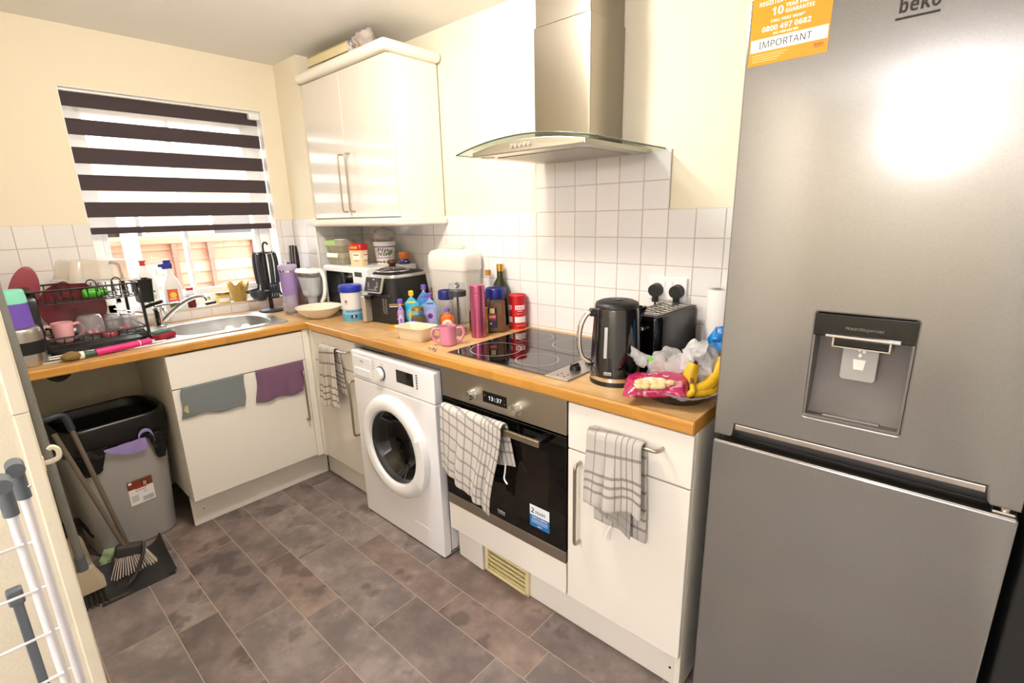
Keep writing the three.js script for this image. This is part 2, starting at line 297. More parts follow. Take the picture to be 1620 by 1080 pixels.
{ // day-and-night roller blind
  const b = thing('roller_blind', 'dark purple and sheer white striped roller blind half lowered over the window', 'blind', [-0.05, 0, 0]);
  const dark = std({ color: 0x43373a, roughness: 0.8, bumpMap: paintBump, bumpScale: 0.0003 }), sheer = phy({ color: 0xf6f3f0, roughness: 0.9, transparent: true, opacity: 0.3 });
  const z0 = 0.425, z1 = 1.296, ys = [2.031, 1.968, 1.916, 1.845, 1.79, 1.717, 1.666, 1.593, 1.539, 1.467, 1.418];
  part(b, 'cassette', [bx(-0.03, 2.031, z0 - 0.008, 0.022, 2.0455, z1 + 0.008, 0.004)], M.pvc);
  for (let i = 0; i + 1 < ys.length; i++) part(b, i % 2 ? 'sheer_band' : 'dark_band', bx(0, ys[i + 1], z0, 0.0012, ys[i], z1), i % 2 ? sheer : dark);
  part(b, 'bottom_bar', bx(-0.006, 1.386, z0, 0.006, 1.418, z1, 0.004), dark);
  part(b, 'chain_bracket', bx(-0.02, 2.0, z0 - 0.008, 0.028, 2.036, z0 + 0.05, 0.006), M.pvc);
}
// ---------- outside: lapped timber fence with posts, house beyond
{
  const ground = struct('ground', bx(-14, -0.5, -8, -0.3, -0.3, 10), std({ color: 0x8b8a80, roughness: 0.9 }));
  const planks = [hex(0xa67a62), hex(0xb1876e), hex(0x9a6d57)].map((c) => std({ color: new THREE.Color(...c).convertSRGBToLinear(), roughness: 0.85, bumpMap: woodTop, bumpScale: 0.002 }));
  const darkWood = std({ color: 0x76584a, roughness: 0.9 });
  const fence = thing('garden_fence', 'pinkish brown lapped timber fence outside the window', 'fence', [-1.6, 0, 0]);
  let k = 0; for (let y = -0.2; y < 1.24; y += 0.095) { const g = bx(-0.008, 0, -2.5, 0.008, 0.115, 3); g.rotateZ(0.14); g.translate(0, y, 0); part(fence, numbered('slat'), g, planks[k++ % 3]); }
  for (const z of [-0.62, -0.06, 0.3, 0.56, 1.25, 1.8, 2.3]) part(fence, numbered('batten'), bx(0.012, -0.25, z, 0.045, 1.29, z + 0.036, 0.003), darkWood);
  part(fence, 'top_rail', bx(-0.03, 1.275, -2.5, 0.05, 1.318, 3, 0.004), planks[2]);
  single('fence_post', 'pale concrete fence post seen through the window', 'post', bx(-1.5, -0.3, 0.83, -1.4, 1.5, 0.92, 0.01), std({ color: 0xd9d5cc, roughness: 0.9 }));
  const h = thing('neighbour_house', 'reddish brick house beyond the garden fence', 'house', [-10.5, -0.3, 0]);
  const brick = std({ color: 0xb8836c, roughness: 0.9, bumpMap: slateBump, bumpScale: 0.01 });
  part(h, 'wall', bx(-3, 0, -5.5, 0, 2.7, 6), brick);
  part(h, 'roof', ext((() => { const s = new THREE.Shape(); s.moveTo(-3.3, 2.7); s.lineTo(0.3, 2.7); s.lineTo(-1.5, 3.6); return s; })(), 11.6).translate(0, 0, -5.6), std({ color: 0x8d6f63, roughness: 0.9 }));
  for (const z of [-3.6, -1.2, 1.2, 3.6]) { const wn = part(h, 'window', bx(0, 0.9, z, 0.04, 2.1, z + 1.1, 0.01), M.pvc); part(wn, 'pane', bx(0.03, 1.0, z + 0.08, 0.045, 2.0, z + 1.02), M.blackGlass); }
}
{ // ceiling lamp in the middle of the kitchen, above the top edge of the picture: a warm bulb under a shallow glass dish
  const l = thing('ceiling_lamp', 'small round ceiling lamp with a warm bulb', 'lamp', [1.74, CE, 1.05]);
  part(l, 'rose', cyl(0.05, 0.055, 0.02, -0.02), M.white); part(l, 'holder', cyl(0.02, 0.022, 0.05, -0.07), M.white);
  part(l, 'bulb', at(new THREE.SphereGeometry(0.032, 20, 14), 0, -0.1, 0), std({ color: 0xffffff, emissive: 0xfff6ec, emissiveIntensity: 6 }));
  const p = new THREE.PointLight(0xfff6ec, 2.8); p.position.set(0, -0.1, 0); p.castShadow = true; p.shadow.radius = 4; p.name = 'bulb_light'; l.add(p);
}
{ // globe pendant in the hall behind the camera: the round highlight on the fridge door is its reflection
  const l = thing('hall_pendant', 'white glass globe pendant in the hall behind the viewer', 'lamp', [2.9, CE, 4.1]);
  part(l, 'rose', cyl(0.045, 0.05, 0.02, -0.02), M.white); part(l, 'cord', cyl(0.004, 0.004, 0.2, -0.22, 8), M.white); part(l, 'cap', cyl(0.03, 0.04, 0.03, -0.245), M.white);
  part(l, 'globe', at(new THREE.SphereGeometry(0.1, 28, 20), 0, -0.34, 0), std({ color: 0xffffff, emissive: 0xf7f5ff, emissiveIntensity: 4 }));
  const p = new THREE.PointLight(0xf7f5ff, 4.8); p.position.set(0, -0.34, 0); p.castShadow = true; p.shadow.radius = 3.2; p.name = 'globe_light'; l.add(p);
}
// ---------- worktop
const SX0 = 0.095, SX1 = 0.565, SZ0 = 0.652, SZ1 = 1.66;   // sink plate
const BOWL = { cx: 0.345, cz: 0.925, w: 0.35, d: 0.44, r: 0.13 };
{
  const w = thing('worktop', 'golden oak-coloured L-shaped worktop with rounded front edge', 'worktop');
  const s = new THREE.Shape(); s.moveTo(0.0095, -0.32); s.lineTo(0.2915, -0.32); s.lineTo(0.2915, -0.0095); s.lineTo(0.632, -0.0095); s.lineTo(0.632, -1.73); s.lineTo(0.0095, -1.73); s.closePath();
  s.holes.push(rrect(BOWL.w + 0.03, BOWL.d + 0.03, BOWL.r + 0.01, BOWL.cx, -BOWL.cz, THREE.Path));
  part(w, 'sink_board', uvSwap(flat(s, 0.038).translate(0, T - 0.038, 0)), M.woodTop);
  part(w, 'hob_board', bx(0.6325, T - 0.038, 0.0095, 2.698, T, 0.604), M.woodTop);
  const lip = (len) => { const q = new THREE.Shape(); q.moveTo(0, -0.038); q.lineTo(0.006, -0.038); q.quadraticCurveTo(0.012, -0.037, 0.012, -0.03); q.lineTo(0.012, -0.01); q.quadraticCurveTo(0.012, 0, 0.002, 0); q.lineTo(0, 0); return new THREE.ExtrudeGeometry(q, { depth: len, bevelEnabled: false, curveSegments: 6 }); };
  part(w, 'front_edge', uvBox(lip(1.73 - 0.616).translate(0.632, T, 0.616)), M.woodEdge);
  part(w, 'front_edge_001', uvBox(lip(2.698 - 0.632).rotateY(-Math.PI / 2).translate(2.698, T, 0.604)), M.woodEdge);
  part(w, 'end_edge', bx(2.698, T - 0.038, 0.0095, 2.7, T - 0.002, 0.612, 0.0008), M.woodEdge);
}
function uvSwap(g) { const u = g.attributes.uv; for (let i = 0; i < u.count; i++) { const a = u.getX(i); u.setXY(i, u.getY(i), a); } return g; }

// ---------- fitted units
const FZ = 0.6, FX = 0.632;
function dHandle(a, b, out, r = 0.0055) {   // bow handle between two points on a front
  const A = V(...a), B = V(...b), O = V(...out), d = B.clone().sub(A).normalize().multiplyScalar(0.012), o2 = O.clone().multiplyScalar(0.62);
  return tube([A, A.clone().add(o2), A.clone().add(O).add(d), A.clone().lerp(B, 0.5).add(O), B.clone().add(O).sub(d), B.clone().add(o2), B].map((v) => v.toArray()), r, 48, 10, false, 0.25);
}
{
  const c = thing('base_cabinet', 'white sink base cabinet under the window with two cloths over its door', 'cabinet', [0, 0, 0]);
  part(c, 'carcass', [bx(0.03, 0.15, 1.227, FX - 0.02, T - 0.039, 1.245, 0.001), bx(0.03, 0.15, 0.62, FX - 0.02, 0.168, 1.227), bx(0.6, 0.15, 0.603, FX - 0.019, T - 0.04, 0.622), bx(0.02, 0.15, 0.62, 0.03, T - 0.2, 1.245)], M.carcass);
  part(c, 'false_drawer_front', bx(FX - 0.018, 0.716, 0.637, FX, T - 0.046, 1.245, 0.002), M.matt);
  const d = part(c, 'door', bx(FX - 0.018, 0.16, 0.637, FX, 0.711, 1.245, 0.002), M.matt);
  part(d, 'handle', dHandle([FX, 0.66, 0.668], [FX, 0.385, 0.668], [0.032, 0, 0]), M.nickel);
  part(c, 'corner_post', [bx(FX - 0.018, 0.15, 0.6, FX, T - 0.04, 0.635, 0.002), bx(FX, 0.15, FZ - 0.018, 0.667, T - 0.04, FZ, 0.002)], M.carcass);
  const k = thing('kickboard', 'white kickboard below the sink cabinet', 'kickboard');
  part(k, 'board', bx(0.545, 0.001, 0.552, 0.561, 0.149, 1.247, 0.001), M.matt);
  for (const [y, z] of [[0.075, 1.2], [0.14, 1.215]]) part(k, 'screw_hole', rod([0.5605, y, z], [0.5615, y, z], 0.003, 10), M.rubber);
}
{
  const c = thing('base_cabinet', 'narrow white corner drawer cabinet left of the washing machine', 'cabinet');
  part(c, 'carcass', [bx(0.668, 0.15, 0.03, 0.684, T - 0.039, FZ - 0.02), bx(1.064, 0.15, 0.03, 1.08, T - 0.039, FZ - 0.02), bx(0.684, 0.15, 0.03, 1.064, 0.166, FZ - 0.02), bx(0.684, 0.16, 0.03, 1.064, T - 0.04, 0.04)], M.carcass);
  const d = part(c, 'drawer', bx(0.669, 0.716, FZ - 0.018, 1.08, T - 0.046, FZ, 0.002), M.gloss); part(d, 'handle', dHandle([0.78, 0.815, FZ], [1.035, 0.815, FZ], [0, 0, 0.032]), M.nickel);
  const e = part(c, 'door', bx(0.669, 0.16, FZ - 0.018, 1.08, 0.711, FZ, 0.002), M.gloss); part(e, 'handle', dHandle([1.05, 0.675, FZ], [1.05, 0.393, FZ], [0, 0, 0.032]), M.nickel);
  single('kickboard', 'white kickboard below the corner drawer cabinet', 'kickboard', bx(0.5615, 0.001, 0.53, 1.085, 0.149, 0.546, 0.001), M.matt);
}
{
  const c = thing('base_cabinet', 'white drawer and door cabinet right of the oven', 'cabinet');
  part(c, 'carcass', [bx(2.305, 0.15, 0.03, 2.321, T - 0.039, FZ - 0.02), bx(2.68, 0.02, 0.03, 2.697, T - 0.039, FZ - 0.02, 0.001), bx(2.321, 0.15, 0.03, 2.68, 0.166, FZ - 0.02), bx(2.321, 0.16, 0.03, 2.68, T - 0.04, 0.04)], M.carcass);
  const d = part(c, 'drawer', bx(2.305, 0.716, FZ - 0.018, 2.697, T - 0.046, FZ, 0.002), M.matt); part(d, 'handle', dHandle([2.4, 0.811, FZ], [2.615, 0.811, FZ], [0, 0, 0.032]), M.nickel);
  const e = part(c, 'door', bx(2.305, 0.16, FZ - 0.018, 2.697, 0.711, FZ, 0.002), M.matt); part(e, 'handle', dHandle([2.353, 0.68, FZ], [2.353, 0.4, FZ], [0, 0, 0.032]), M.nickel);
  const k = thing('kickboard', 'long white kickboard below the oven and the right-hand cabinet', 'kickboard');
  part(k, 'board', bx(2.09, 0.001, 0.532, 2.679, 0.149, 0.548, 0.001), M.matt);
  part(k, 'screw_hole', rod([2.655, 0.06, 0.5475], [2.655, 0.06, 0.549], 0.004, 10), M.rubber);
  const k2 = thing('kickboard', 'short white kickboard with bare brown top edge left of the vent grille', 'kickboard', [1.705, 0, 0.542], -0.05);
  part(k2, 'board', bx(0, 0.001, 0, 0.15, 0.146, 0.016, 0.001), M.matt); part(k2, 'raw_edge', bx(0.001, 0.146, 0.001, 0.15, 0.149, 0.015), std({ color: 0x9b6a2c, roughness: 0.9 }));
  const v = thing('vent_grille', 'cream plastic vent grille set askew in the kickboard under the oven', 'vent', [1.86, 0, 0.556]); v.rotation.z = -0.03;
  const cream = std({ color: 0xe6d9a8, roughness: 0.35 });
  part(v, 'frame', [bx(0, 0.008, -0.012, 0.235, 0.02, 0.006, 0.003), bx(0, 0.122, -0.012, 0.235, 0.135, 0.006, 0.003), bx(0, 0.01, -0.012, 0.018, 0.13, 0.006, 0.003), bx(0.217, 0.01, -0.012, 0.235, 0.13, 0.006, 0.003), bx(0.01, 0.01, -0.014, 0.225, 0.13, -0.009)], cream);
  for (let i = 0; i < 5; i++) { const g = bx(0.016, -0.009, -0.002, 0.219, 0.009, 0.002, 0.0018); g.rotateX(0.7); part(v, 'louvre', g.translate(0, 0.03 + i * 0.021, 0.0), cream); }
}
{ // wall cabinet
  const c = thing('wall_cabinet', 'white glossy two-door wall cabinet with rounded cornice and pelmet', 'cabinet');
  part(c, 'carcass', bx(0.296, 1.432, 0.011, 1.0985, 2.149, 0.286, 0.001), M.carcass);
  const L = part(c, 'door', bx(0.296, 1.436, 0.287, 0.6815, 2.147, 0.305, 0.003), M.gloss), R = part(c, 'door', bx(0.685, 1.436, 0.287, 1.0985, 2.147, 0.305, 0.003), M.gloss);
  part(L, 'handle', dHandle([0.652, 1.755, 0.305], [0.652, 1.467, 0.305], [0, 0, 0.03], 0.0045), M.nickel); part(R, 'handle', dHandle([0.722, 1.755, 0.305], [0.722, 1.467, 0.305], [0, 0, 0.03], 0.0045), M.nickel);
  part(c, 'cornice', [bx(0.294, 2.15, 0.003, 1.132, 2.198, 0.34, 0.02)], M.carcass); part(c, 'pelmet', [bx(0.294, 1.392, 0.305, 1.125, 1.431, 0.34, 0.016), bx(1.0985, 1.392, 0.011, 1.125, 1.431, 0.33, 0.012), bx(0.296, 1.42, 0.011, 1.1, 1.431, 0.31)], M.carcass);
}
// ---------- cooker hood
{
  const h = thing('cooker_hood', 'stainless steel chimney cooker hood with curved glass canopy', 'cooker hood', [2.004, 0, 0]);
  part(h, 'chimney', [bx(-0.121, 1.66, 0.001, 0.121, 2.07, 0.226, 0.003)], M.steelBrushed); part(h, 'chimney_sleeve', bx(-0.116, 2.07, 0.001, 0.116, CE - 0.001, 0.221, 0.003), M.steelBrushed);
  const arch = (x) => 1.679 - 0.037 * Math.pow(x / 0.3, 2);
  const body = new THREE.Shape(); body.moveTo(-0.243, 1.634); body.lineTo(0.243, 1.634); for (let i = 0; i <= 16; i++) { const x = 0.243 - 0.486 * i / 16; body.lineTo(x, arch(x) - 0.006); }
  part(h, 'body', ext(body, 0.425, 0.003).translate(0, 0, 0.012), M.steel);
  part(h, 'glass_canopy', grid(30, 2, (u, v) => { const x = -0.3 + 0.6 * u; return [x, arch(x), 0.012 + 0.452 * v]; }, 0.0055), M.hoodGlass);
  const edge = []; for (let i = 0; i < 30; i++) { const a = -0.3 + 0.02 * i, b = a + 0.02; edge.push(rod([a, arch(a) + 0.0025, 0.464], [b, arch(b) + 0.0025, 0.464], 0.0025, 6)); } for (const s of [-0.3, 0.3]) edge.push(rod([s, arch(s) + 0.0025, 0.012], [s, arch(s) + 0.0025, 0.464], 0.0025, 6));
  part(h, 'glass_edge', edge, M.hoodEdge);
  for (let i = 0; i < 5; i++) part(h, 'button', rod([-0.05 + i * 0.019, 1.654, 0.434], [-0.05 + i * 0.019, 1.654, 0.443], 0.0065, 14), M.chrome);
  const f = std({ color: 0xa9a49a, metalness: 1, roughness: 0.45 });
  part(h, 'filter', bx(-0.19, 1.6315, 0.06, 0.19, 1.635, 0.36, 0.001), f);
  for (const s of [-0.21, 0.21]) part(h, 'spot_lens', cyl(0.025, 0.025, 0.003, 1.632, 20).translate(s, 0, 0.39), M.frost);
}
// ---------- washing machine
{
  const w = thing('washing_machine', 'white front-loading washing machine between corner cabinet and oven', 'washing machine', [1.385, 0, 0]);
  const body = std({ color: 0xf3f2f6, roughness: 0.3 }), hw = 0.2975, Z = 0.624, CY = 0.44;
  const front = rrect(2 * hw, 0.7, 0.008, 0, 0.357); front.holes.push(new THREE.Path().absarc(0, CY, 0.165, 0, Math.PI * 2, true));
  part(w, 'body', [bx(-hw, 0.012, 0.06, -hw + 0.012, 0.842, 0.59, 0.004), bx(hw - 0.012, 0.012, 0.06, hw, 0.842, 0.59, 0.004), bx(-hw, 0.83, 0.06, hw, 0.842, 0.59, 0.004), bx(-hw, 0.012, 0.06, hw, 0.024, 0.59), bx(-hw, 0.012, 0.06, hw, 0.842, 0.07), ext(front, 0.045, 0.004, 40).translate(0, 0, 0.579)], body);
  part(w, 'control_panel', [bx(-hw, 0.7085, 0.56, hw, 0.842, Z, 0.007)], body);
  const g = part(w, 'door', lathe([[0.168, -0.002], [0.172, 0.02], [0.178, 0.026], [0.2, 0.03], [0.222, 0.026], [0.237, 0.012], [0.24, 0]], 72).rotateX(Math.PI / 2).translate(0, CY, Z), std({ color: 0xfbfbfd, roughness: 0.22 }));
  part(g, 'door_handle', ext((() => { const s = new THREE.Shape(); s.absarc(0, 0, 0.243, -0.55, 0.45, false); s.absarc(0, 0, 0.205, 0.45, -0.55, true); return s; })(), 0.03, 0.003, 20).translate(0, CY, Z + 0.004), M.pvc);
  part(g, 'porthole_glass', lathe([[0.001, -0.075], [0.09, -0.07], [0.125, -0.045], [0.15, 0.0], [0.168, 0.012]], 60).rotateX(Math.PI / 2).translate(0, CY, Z), phy({ color: 0x6f757b, transmission: 1, thickness: 0, roughness: 0.02 }));
  part(w, 'door_seal', lathe([[0.165, 0], [0.15, -0.02], [0.14, -0.06]], 48).rotateX(Math.PI / 2).translate(0, CY, Z - 0.02), std({ color: 0x2e3236, roughness: 0.6 }));
  part(w, 'drum', lathe([[0.001, -0.3], [0.2, -0.29], [0.21, -0.06], [0.14, -0.055]], 48).rotateX(Math.PI / 2).translate(0, CY, Z), std({ color: 0x303032, metalness: 0.6, roughness: 0.4 }));
  const dd = part(w, 'detergent_drawer', bx(-0.28, 0.722, Z - 0.01, -0.135, 0.822, Z + 0.002, 0.004), body); part(dd, 'drawer_grip', bx(-0.272, 0.728, Z, -0.143, 0.765, Z + 0.007, 0.005), body);
  part(dd, 'badge', new THREE.PlaneGeometry(0.035, 0.016).translate(-0.208, 0.8, Z + 0.0026), std({ map: print(128, 58, (c) => { c.fillStyle = '#f3f2f6'; c.fillRect(0, 0, 128, 58); c.fillStyle = '#777'; c.font = 'bold 44px sans-serif'; c.textAlign = 'center'; c.fillText('beko', 64, 40); c.fillRect(14, 48, 100, 4); }), roughness: 0.4 }));
  const k = part(w, 'dial', [rod([-0.06, 0.772, Z], [-0.06, 0.772, Z + 0.024], 0.029, 30, 0.026)], M.pvc); part(k, 'dial_ring', rod([-0.06, 0.772, Z - 0.002], [-0.06, 0.772, Z + 0.006], 0.0315, 30), M.charcoal);
  part(w, 'display', bx(0.052, 0.756, Z - 0.004, 0.168, 0.812, Z + 0.001, 0.001), M.blackGloss);
  const legend = print(512, 256, (c) => { c.fillStyle = '#f3f2f6'; c.fillRect(0, 0, 512, 256); c.fillStyle = '#8d8d98'; for (let i = 0; i < 8; i++) { c.fillRect(10 + (i % 2) * 4, 22 + i * 26, 70, 5); c.fillRect(200, 22 + i * 26, 62, 5); } });
  part(w, 'programme_print', new THREE.PlaneGeometry(0.19, 0.098).translate(-0.04, 0.774, Z + 0.0004), std({ map: legend, roughness: 0.35 }));
  for (let i = 0; i < 6; i++) part(w, 'button', rod([0.192, 0.757 + i * 0.011, Z], [0.192, 0.757 + i * 0.011, Z + 0.002], 0.0042, 10), M.grey);
  part(w, 'service_flap', bx(0.1, 0.05, Z - 0.003, 0.22, 0.11, Z + 0.0012, 0.001), body);
  for (const s of [-0.25, 0.25]) part(w, 'foot', cyl(0.02, 0.02, 0.013, 0).translate(s, 0, 0.5), M.rubber);
  const cl = [0x7a2a25, 0x9c938c, 0x3a3f52, 0x6e4a44].map((c) => std({ color: c, roughness: 0.95, bumpMap: terry, bumpScale: 0.001 }));
  [[0.07, 0.33, 0.47], [-0.08, 0.335, 0.45], [0.0, 0.31, 0.4], [0.11, 0.42, 0.45]].forEach(([x, y, z], i) => { const m = single('laundry_item', ['dark red garment', 'pale grey garment', 'navy blue garment', 'brown garment'][i] + ' inside the washing machine drum', 'garment', crumple(new THREE.SphereGeometry(0.05, 26, 18).scale(1.1, 0.75, 0.7), 0.02, 20, i * 3), cl[i], 'laundry in the drum'); m.position.set(1.385 + x, y, z); });
}
// ---------- built-in oven
{
  const o = thing('oven', 'built-in steel and black glass oven under the hob', 'oven', [2.0025, 0, 0]); const hw = 0.2965;
  part(o, 'casing', bx(-0.28, 0.3, 0.05, 0.28, 0.86, FZ - 0.022), M.blackMatt);
  part(o, 'control_panel', bx(-hw, 0.753, FZ - 0.02, hw, T - 0.042, FZ + 0.002, 0.002), M.ovenSteel);
  const d = part(o, 'door', bx(-hw, 0.33, FZ - 0.02, hw, 0.748, FZ + 0.004, 0.003), M.blackGlass);
  part(d, 'inner_window', bx(-0.225, 0.385, FZ + 0.003, 0.228, 0.672, FZ + 0.0044), phy({ color: 0x17120f, roughness: 0.06 }));
  part(o, 'lower_strip', bx(-hw, 0.284, FZ - 0.02, hw, 0.328, FZ + 0.003, 0.002), M.ovenSteel);
  part(d, 'handle', bx(-0.24, 0.708, 0.642, 0.224, 0.73, 0.654, 0.003), M.nickel); for (const s of [-0.225, 0.195]) part(d, 'handle_bracket', bx(s, 0.709, FZ + 0.003, s + 0.028, 0.729, 0.644, 0.002), M.blackPl);
  for (const x of [-0.122, 0.098]) { const k = part(o, 'knob', [rod([x, 0.798, FZ], [x, 0.798, FZ + 0.008], 0.023, 30), rod([x, 0.798, FZ + 0.008], [x, 0.798, FZ + 0.034], 0.0195, 30, 0.0185)], M.chrome); part(k, 'knob_mark', bx(x - 0.002, 0.798, FZ + 0.0335, x + 0.002, 0.815, FZ + 0.035), M.grey); }
  part(o, 'clock', bx(-0.07, 0.781, FZ, 0.046, 0.823, FZ + 0.003, 0.001), M.blackGloss);
  const clk = print(256, 96, (c) => { c.fillStyle = '#050506'; c.fillRect(0, 0, 256, 96); c.fillStyle = '#ffffff'; c.font = 'bold 50px monospace'; c.textAlign = 'center'; c.fillText('13:37', 134, 66); c.font = '18px sans-serif'; c.fillText('o', 22, 40); c.fillText('-', 238, 34); c.fillText('+', 238, 72); });
  part(o, 'clock_digits', new THREE.PlaneGeometry(0.112, 0.038).translate(-0.012, 0.802, FZ + 0.0034), std({ color: 0, emissive: 0xffffff, emissiveMap: clk, emissiveIntensity: 0.8, roughness: 0.2 }));
  const st = print(256, 256, (c) => { c.fillStyle = '#e9f1f4'; c.fillRect(0, 0, 256, 256); c.fillStyle = '#1d6fb8'; c.fillRect(0, 120, 256, 136); c.fillStyle = '#16315e'; c.font = 'bold 82px sans-serif'; c.fillText('2', 14, 96); c.font = 'bold 46px sans-serif'; c.fillText('YEARS', 70, 92); c.fillStyle = '#fff'; c.font = 'bold 24px sans-serif'; c.textAlign = 'center'; c.fillText('PARTS & LABOUR', 128, 152); for (let i = 0; i < 3; i++) c.fillRect(24, 168 + i * 16, 208, 4); c.fillText('beko', 128, 242); });
  part(d, 'sticker', new THREE.PlaneGeometry(0.086, 0.084).translate(0.187, 0.413, FZ + 0.005), std({ map: st, roughness: 0.4 }), 'white and blue guarantee sticker');
  part(d, 'logo', new THREE.PlaneGeometry(0.044, 0.024).translate(0.006, 0.361, FZ + 0.0048), phy({ map: print(128, 70, (c) => { c.fillStyle = '#060607'; c.fillRect(0, 0, 128, 70); c.fillStyle = '#d8d6d2'; c.font = 'bold 46px sans-serif'; c.textAlign = 'center'; c.fillText('beko', 64, 42); c.fillRect(12, 54, 104, 5); }), roughness: 0.08 }));
  part(o, 'filler_panel', bx(-hw, 0.16, FZ - 0.018, hw, 0.281, FZ, 0.002), M.matt);
}
// ---------- ceramic hob
{
  const h = thing('ceramic_hob', 'black ceramic hob with steel trim and four ring marks', 'hob', [1.7, T, 0.05]);
  part(h, 'trim', [bx(0, 0, 0, 0.574, 0.0035, 0.51, 0.0015)], std({ color: 0xb59f8d, metalness: 1, roughness: 0.25 }));
  part(h, 'glass', bx(0.005, 0.001, 0.005, 0.478, 0.0055, 0.505, 0.0015), M.hobGlass);
  part(h, 'control_strip', bx(0.479, 0.001, 0.004, 0.571, 0.0055, 0.506, 0.0015), std({ color: 0xbdb7b2, metalness: 1, roughness: 0.35 }));
  for (const [x, z, r] of [[0.13, 0.37, 0.1], [0.35, 0.385, 0.078], [0.13, 0.125, 0.078], [0.35, 0.125, 0.1]]) part(h, 'ring_mark', new THREE.RingGeometry(r - 0.0012, r + 0.0012, 72).rotateX(-Math.PI / 2).translate(x, 0.0058, z), std({ color: 0xb9b2b0, roughness: 0.4 }));
  for (let i = 0; i < 4; i++) { const z = 0.4 - i * 0.095; const k = part(h, 'knob', cyl(0.017, 0.02, 0.016, 0.0056, 24).translate(0.527, 0, z), M.blackPl); part(k, 'knob_grip', bx(0.523, 0.0215, z - 0.018, 0.531, 0.027, z + 0.018, 0.002), M.blackPl); }
  for (const [x, z] of [[0.515, 0.46], [0.54, 0.46], [0.515, 0.482], [0.54, 0.482]]) part(h, 'indicator', cyl(0.004, 0.004, 0.001, 0.0055, 12).translate(x, 0, z), std({ color: 0x8c1d17, roughness: 0.3 }));
}
